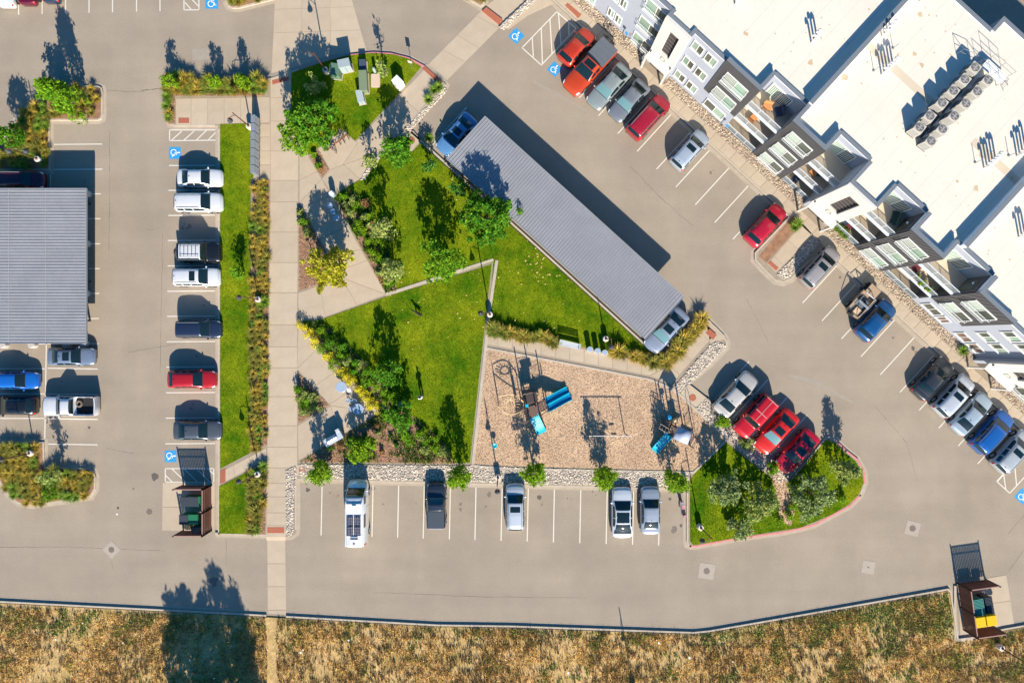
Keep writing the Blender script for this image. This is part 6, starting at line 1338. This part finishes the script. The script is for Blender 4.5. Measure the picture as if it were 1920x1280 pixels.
tubes('shirt',[[(0,0,.90,.17),(0,0,1.1,.165),(.01,0,1.34,.19),(.01,0,1.47,.12)],[(0,.15,1.42,.09),(.02,.24,1.22,.075)],[(0,-.15,1.42,.09),(.02,-.24,1.22,.075)],[(0,-.2,1.38,.1),(0,.2,1.38,.1)]],M_shirt,P0)
tubes('trousers',[[(0,0,.84,.16),(0,0,.96,.16)],[(0,.09,.88,.115),(.03,.11,.48,.08),(-.02,.12,.12,.07)],[(0,-.09,.88,.115),(-.03,-.11,.48,.08),(-.05,-.12,.12,.07)]],M_trs,P0)
MB().lathe((.015,0,1.66),[(.10,-.04),(.118,.03),(.105,.10),(.06,.135),(0,.145)],14).build('hair',M_hair,P0,smooth=True)
for sg in (-1,1): MB().lathe((.135,sg*.035,1.68),[(.006,-.01),(.014,0),(.006,.01)],6).build('eye',M_blk,P0)
MB().tube((.12,0,1.67),(.165,0,1.64),.012,6,.018).build('nose',M_skin,P0)
for sg in (-1,1):
    hd = MB()
    for k in range(4): hd.path([(.31,sg*.19+(k-1.5)*.02,.965),(.36,sg*.19+(k-1.5)*.022,.95),(.385-.008*abs(k-1.5),sg*.19+(k-1.5)*.022,.92)],.009,5)
    hd.path([(.29,sg*.19-.03*sg,.97),(.33,sg*.19-.055*sg,.95)],.011,5); hd.box((.30,sg*.19,.965),(.07,.085,.03)); hd.build('hand',M_skin,P0)
D0 = empty('dog', (*G((785,588)),.16), math.radians(148)); tag(D0,'black dog walking on the middle of the big lawn','dog')
VD = [(0,0,.46),(.22,0,.45),(.38,0,.52),(.50,0,.62),(.62,0,.60),(.72,0,.57),(-.20,0,.46),(-.32,0,.47),(-.45,0,.55),(-.60,0,.60),(.22,.08,.36),(.20,.09,.18),(.22,.09,.03),(.26,.09,.02),(.22,-.08,.36),(.28,-.09,.18),(.26,-.09,.03),(.30,-.09,.02),(-.27,.08,.36),(-.20,.09,.26),(-.32,.09,.14),(-.29,.09,.03),(-.27,-.08,.36),(-.24,-.09,.26),(-.38,-.09,.14),(-.37,-.09,.03)]
ED = [(0,1),(1,2),(2,3),(3,4),(4,5),(0,6),(6,7),(7,8),(8,9),(1,10),(10,11),(11,12),(12,13),(1,14),(14,15),(15,16),(16,17),(6,18),(18,19),(19,20),(20,21),(6,22),(22,23),(23,24),(24,25)]
RD = [.12,.135,.09,.08,.055,.035,.11,.08,.025,.015,.06,.035,.025,.025,.06,.035,.025,.025,.07,.045,.025,.025,.07,.045,.025,.025]
bodymesh(VD,ED,RD,mat('black_fur',(.015,.013,.012),.8),D0)
for sg in (-1,1): MB().prism([(.44,sg*.03),(.50,sg*.03),(.48,sg*.09)],.66,.69).build('ear',MATS['black_fur'],D0)
MB().tube((.73,0,.585),(.755,0,.585),.018,6).build('nose',M_blk,D0)

# fallen leaves and litter
lv = [(612,590),(755,609),(760,520),(827,587),(844,606),(846,578),(866,611),(891,555),(898,533),(908,554),(820,462)]
F = MB(); rl = random.Random(2)
for i in range(150):
    if i < 60: x, y = rl.uniform(985,1050), rl.uniform(450,520)
    elif i < 90: x, y = rl.uniform(840,880), rl.uniform(330,400)
    else: x, y = rl.uniform(700,1100), rl.uniform(480,660)
    if not any(inpoly(np.array([[x, y]]), LAWN[k])[0] for k in 'de'): continue
    g = G((x, y)); r0 = rl.uniform(.05, .13); F.sheet([(g[0]+r0*math.cos(q)*rl.uniform(.5, 1), g[1]+r0*math.sin(q)*rl.uniform(.5, 1)) for q in (0, 1, 2, 3, 4, 5)], .205)
o = F.build('fallen_leaves', mat('fallen_leaf', (.55, .42, .12), .8)); tag(o, 'yellow fallen leaves lying on the lawns', 'leaves', kind='stuff')
F = MB()
for x, y in ((159,1165),(109,1196),(223,962),(358,1234),(404,1268),(655,1197),(570,1215),(1234,1202),(1291,1230),(1372,1237),(566,1220),(234,1202),(1065,1258)):
    g = G((x, y)); r0 = rl.uniform(.05, .11); F.box((g[0], g[1], .33), (r0*2, r0*1.5, .05), rl.uniform(0, 3))
o = F.build('litter', M_white); tag(o, 'small scraps of white litter in the rough field', 'litter', kind='stuff')
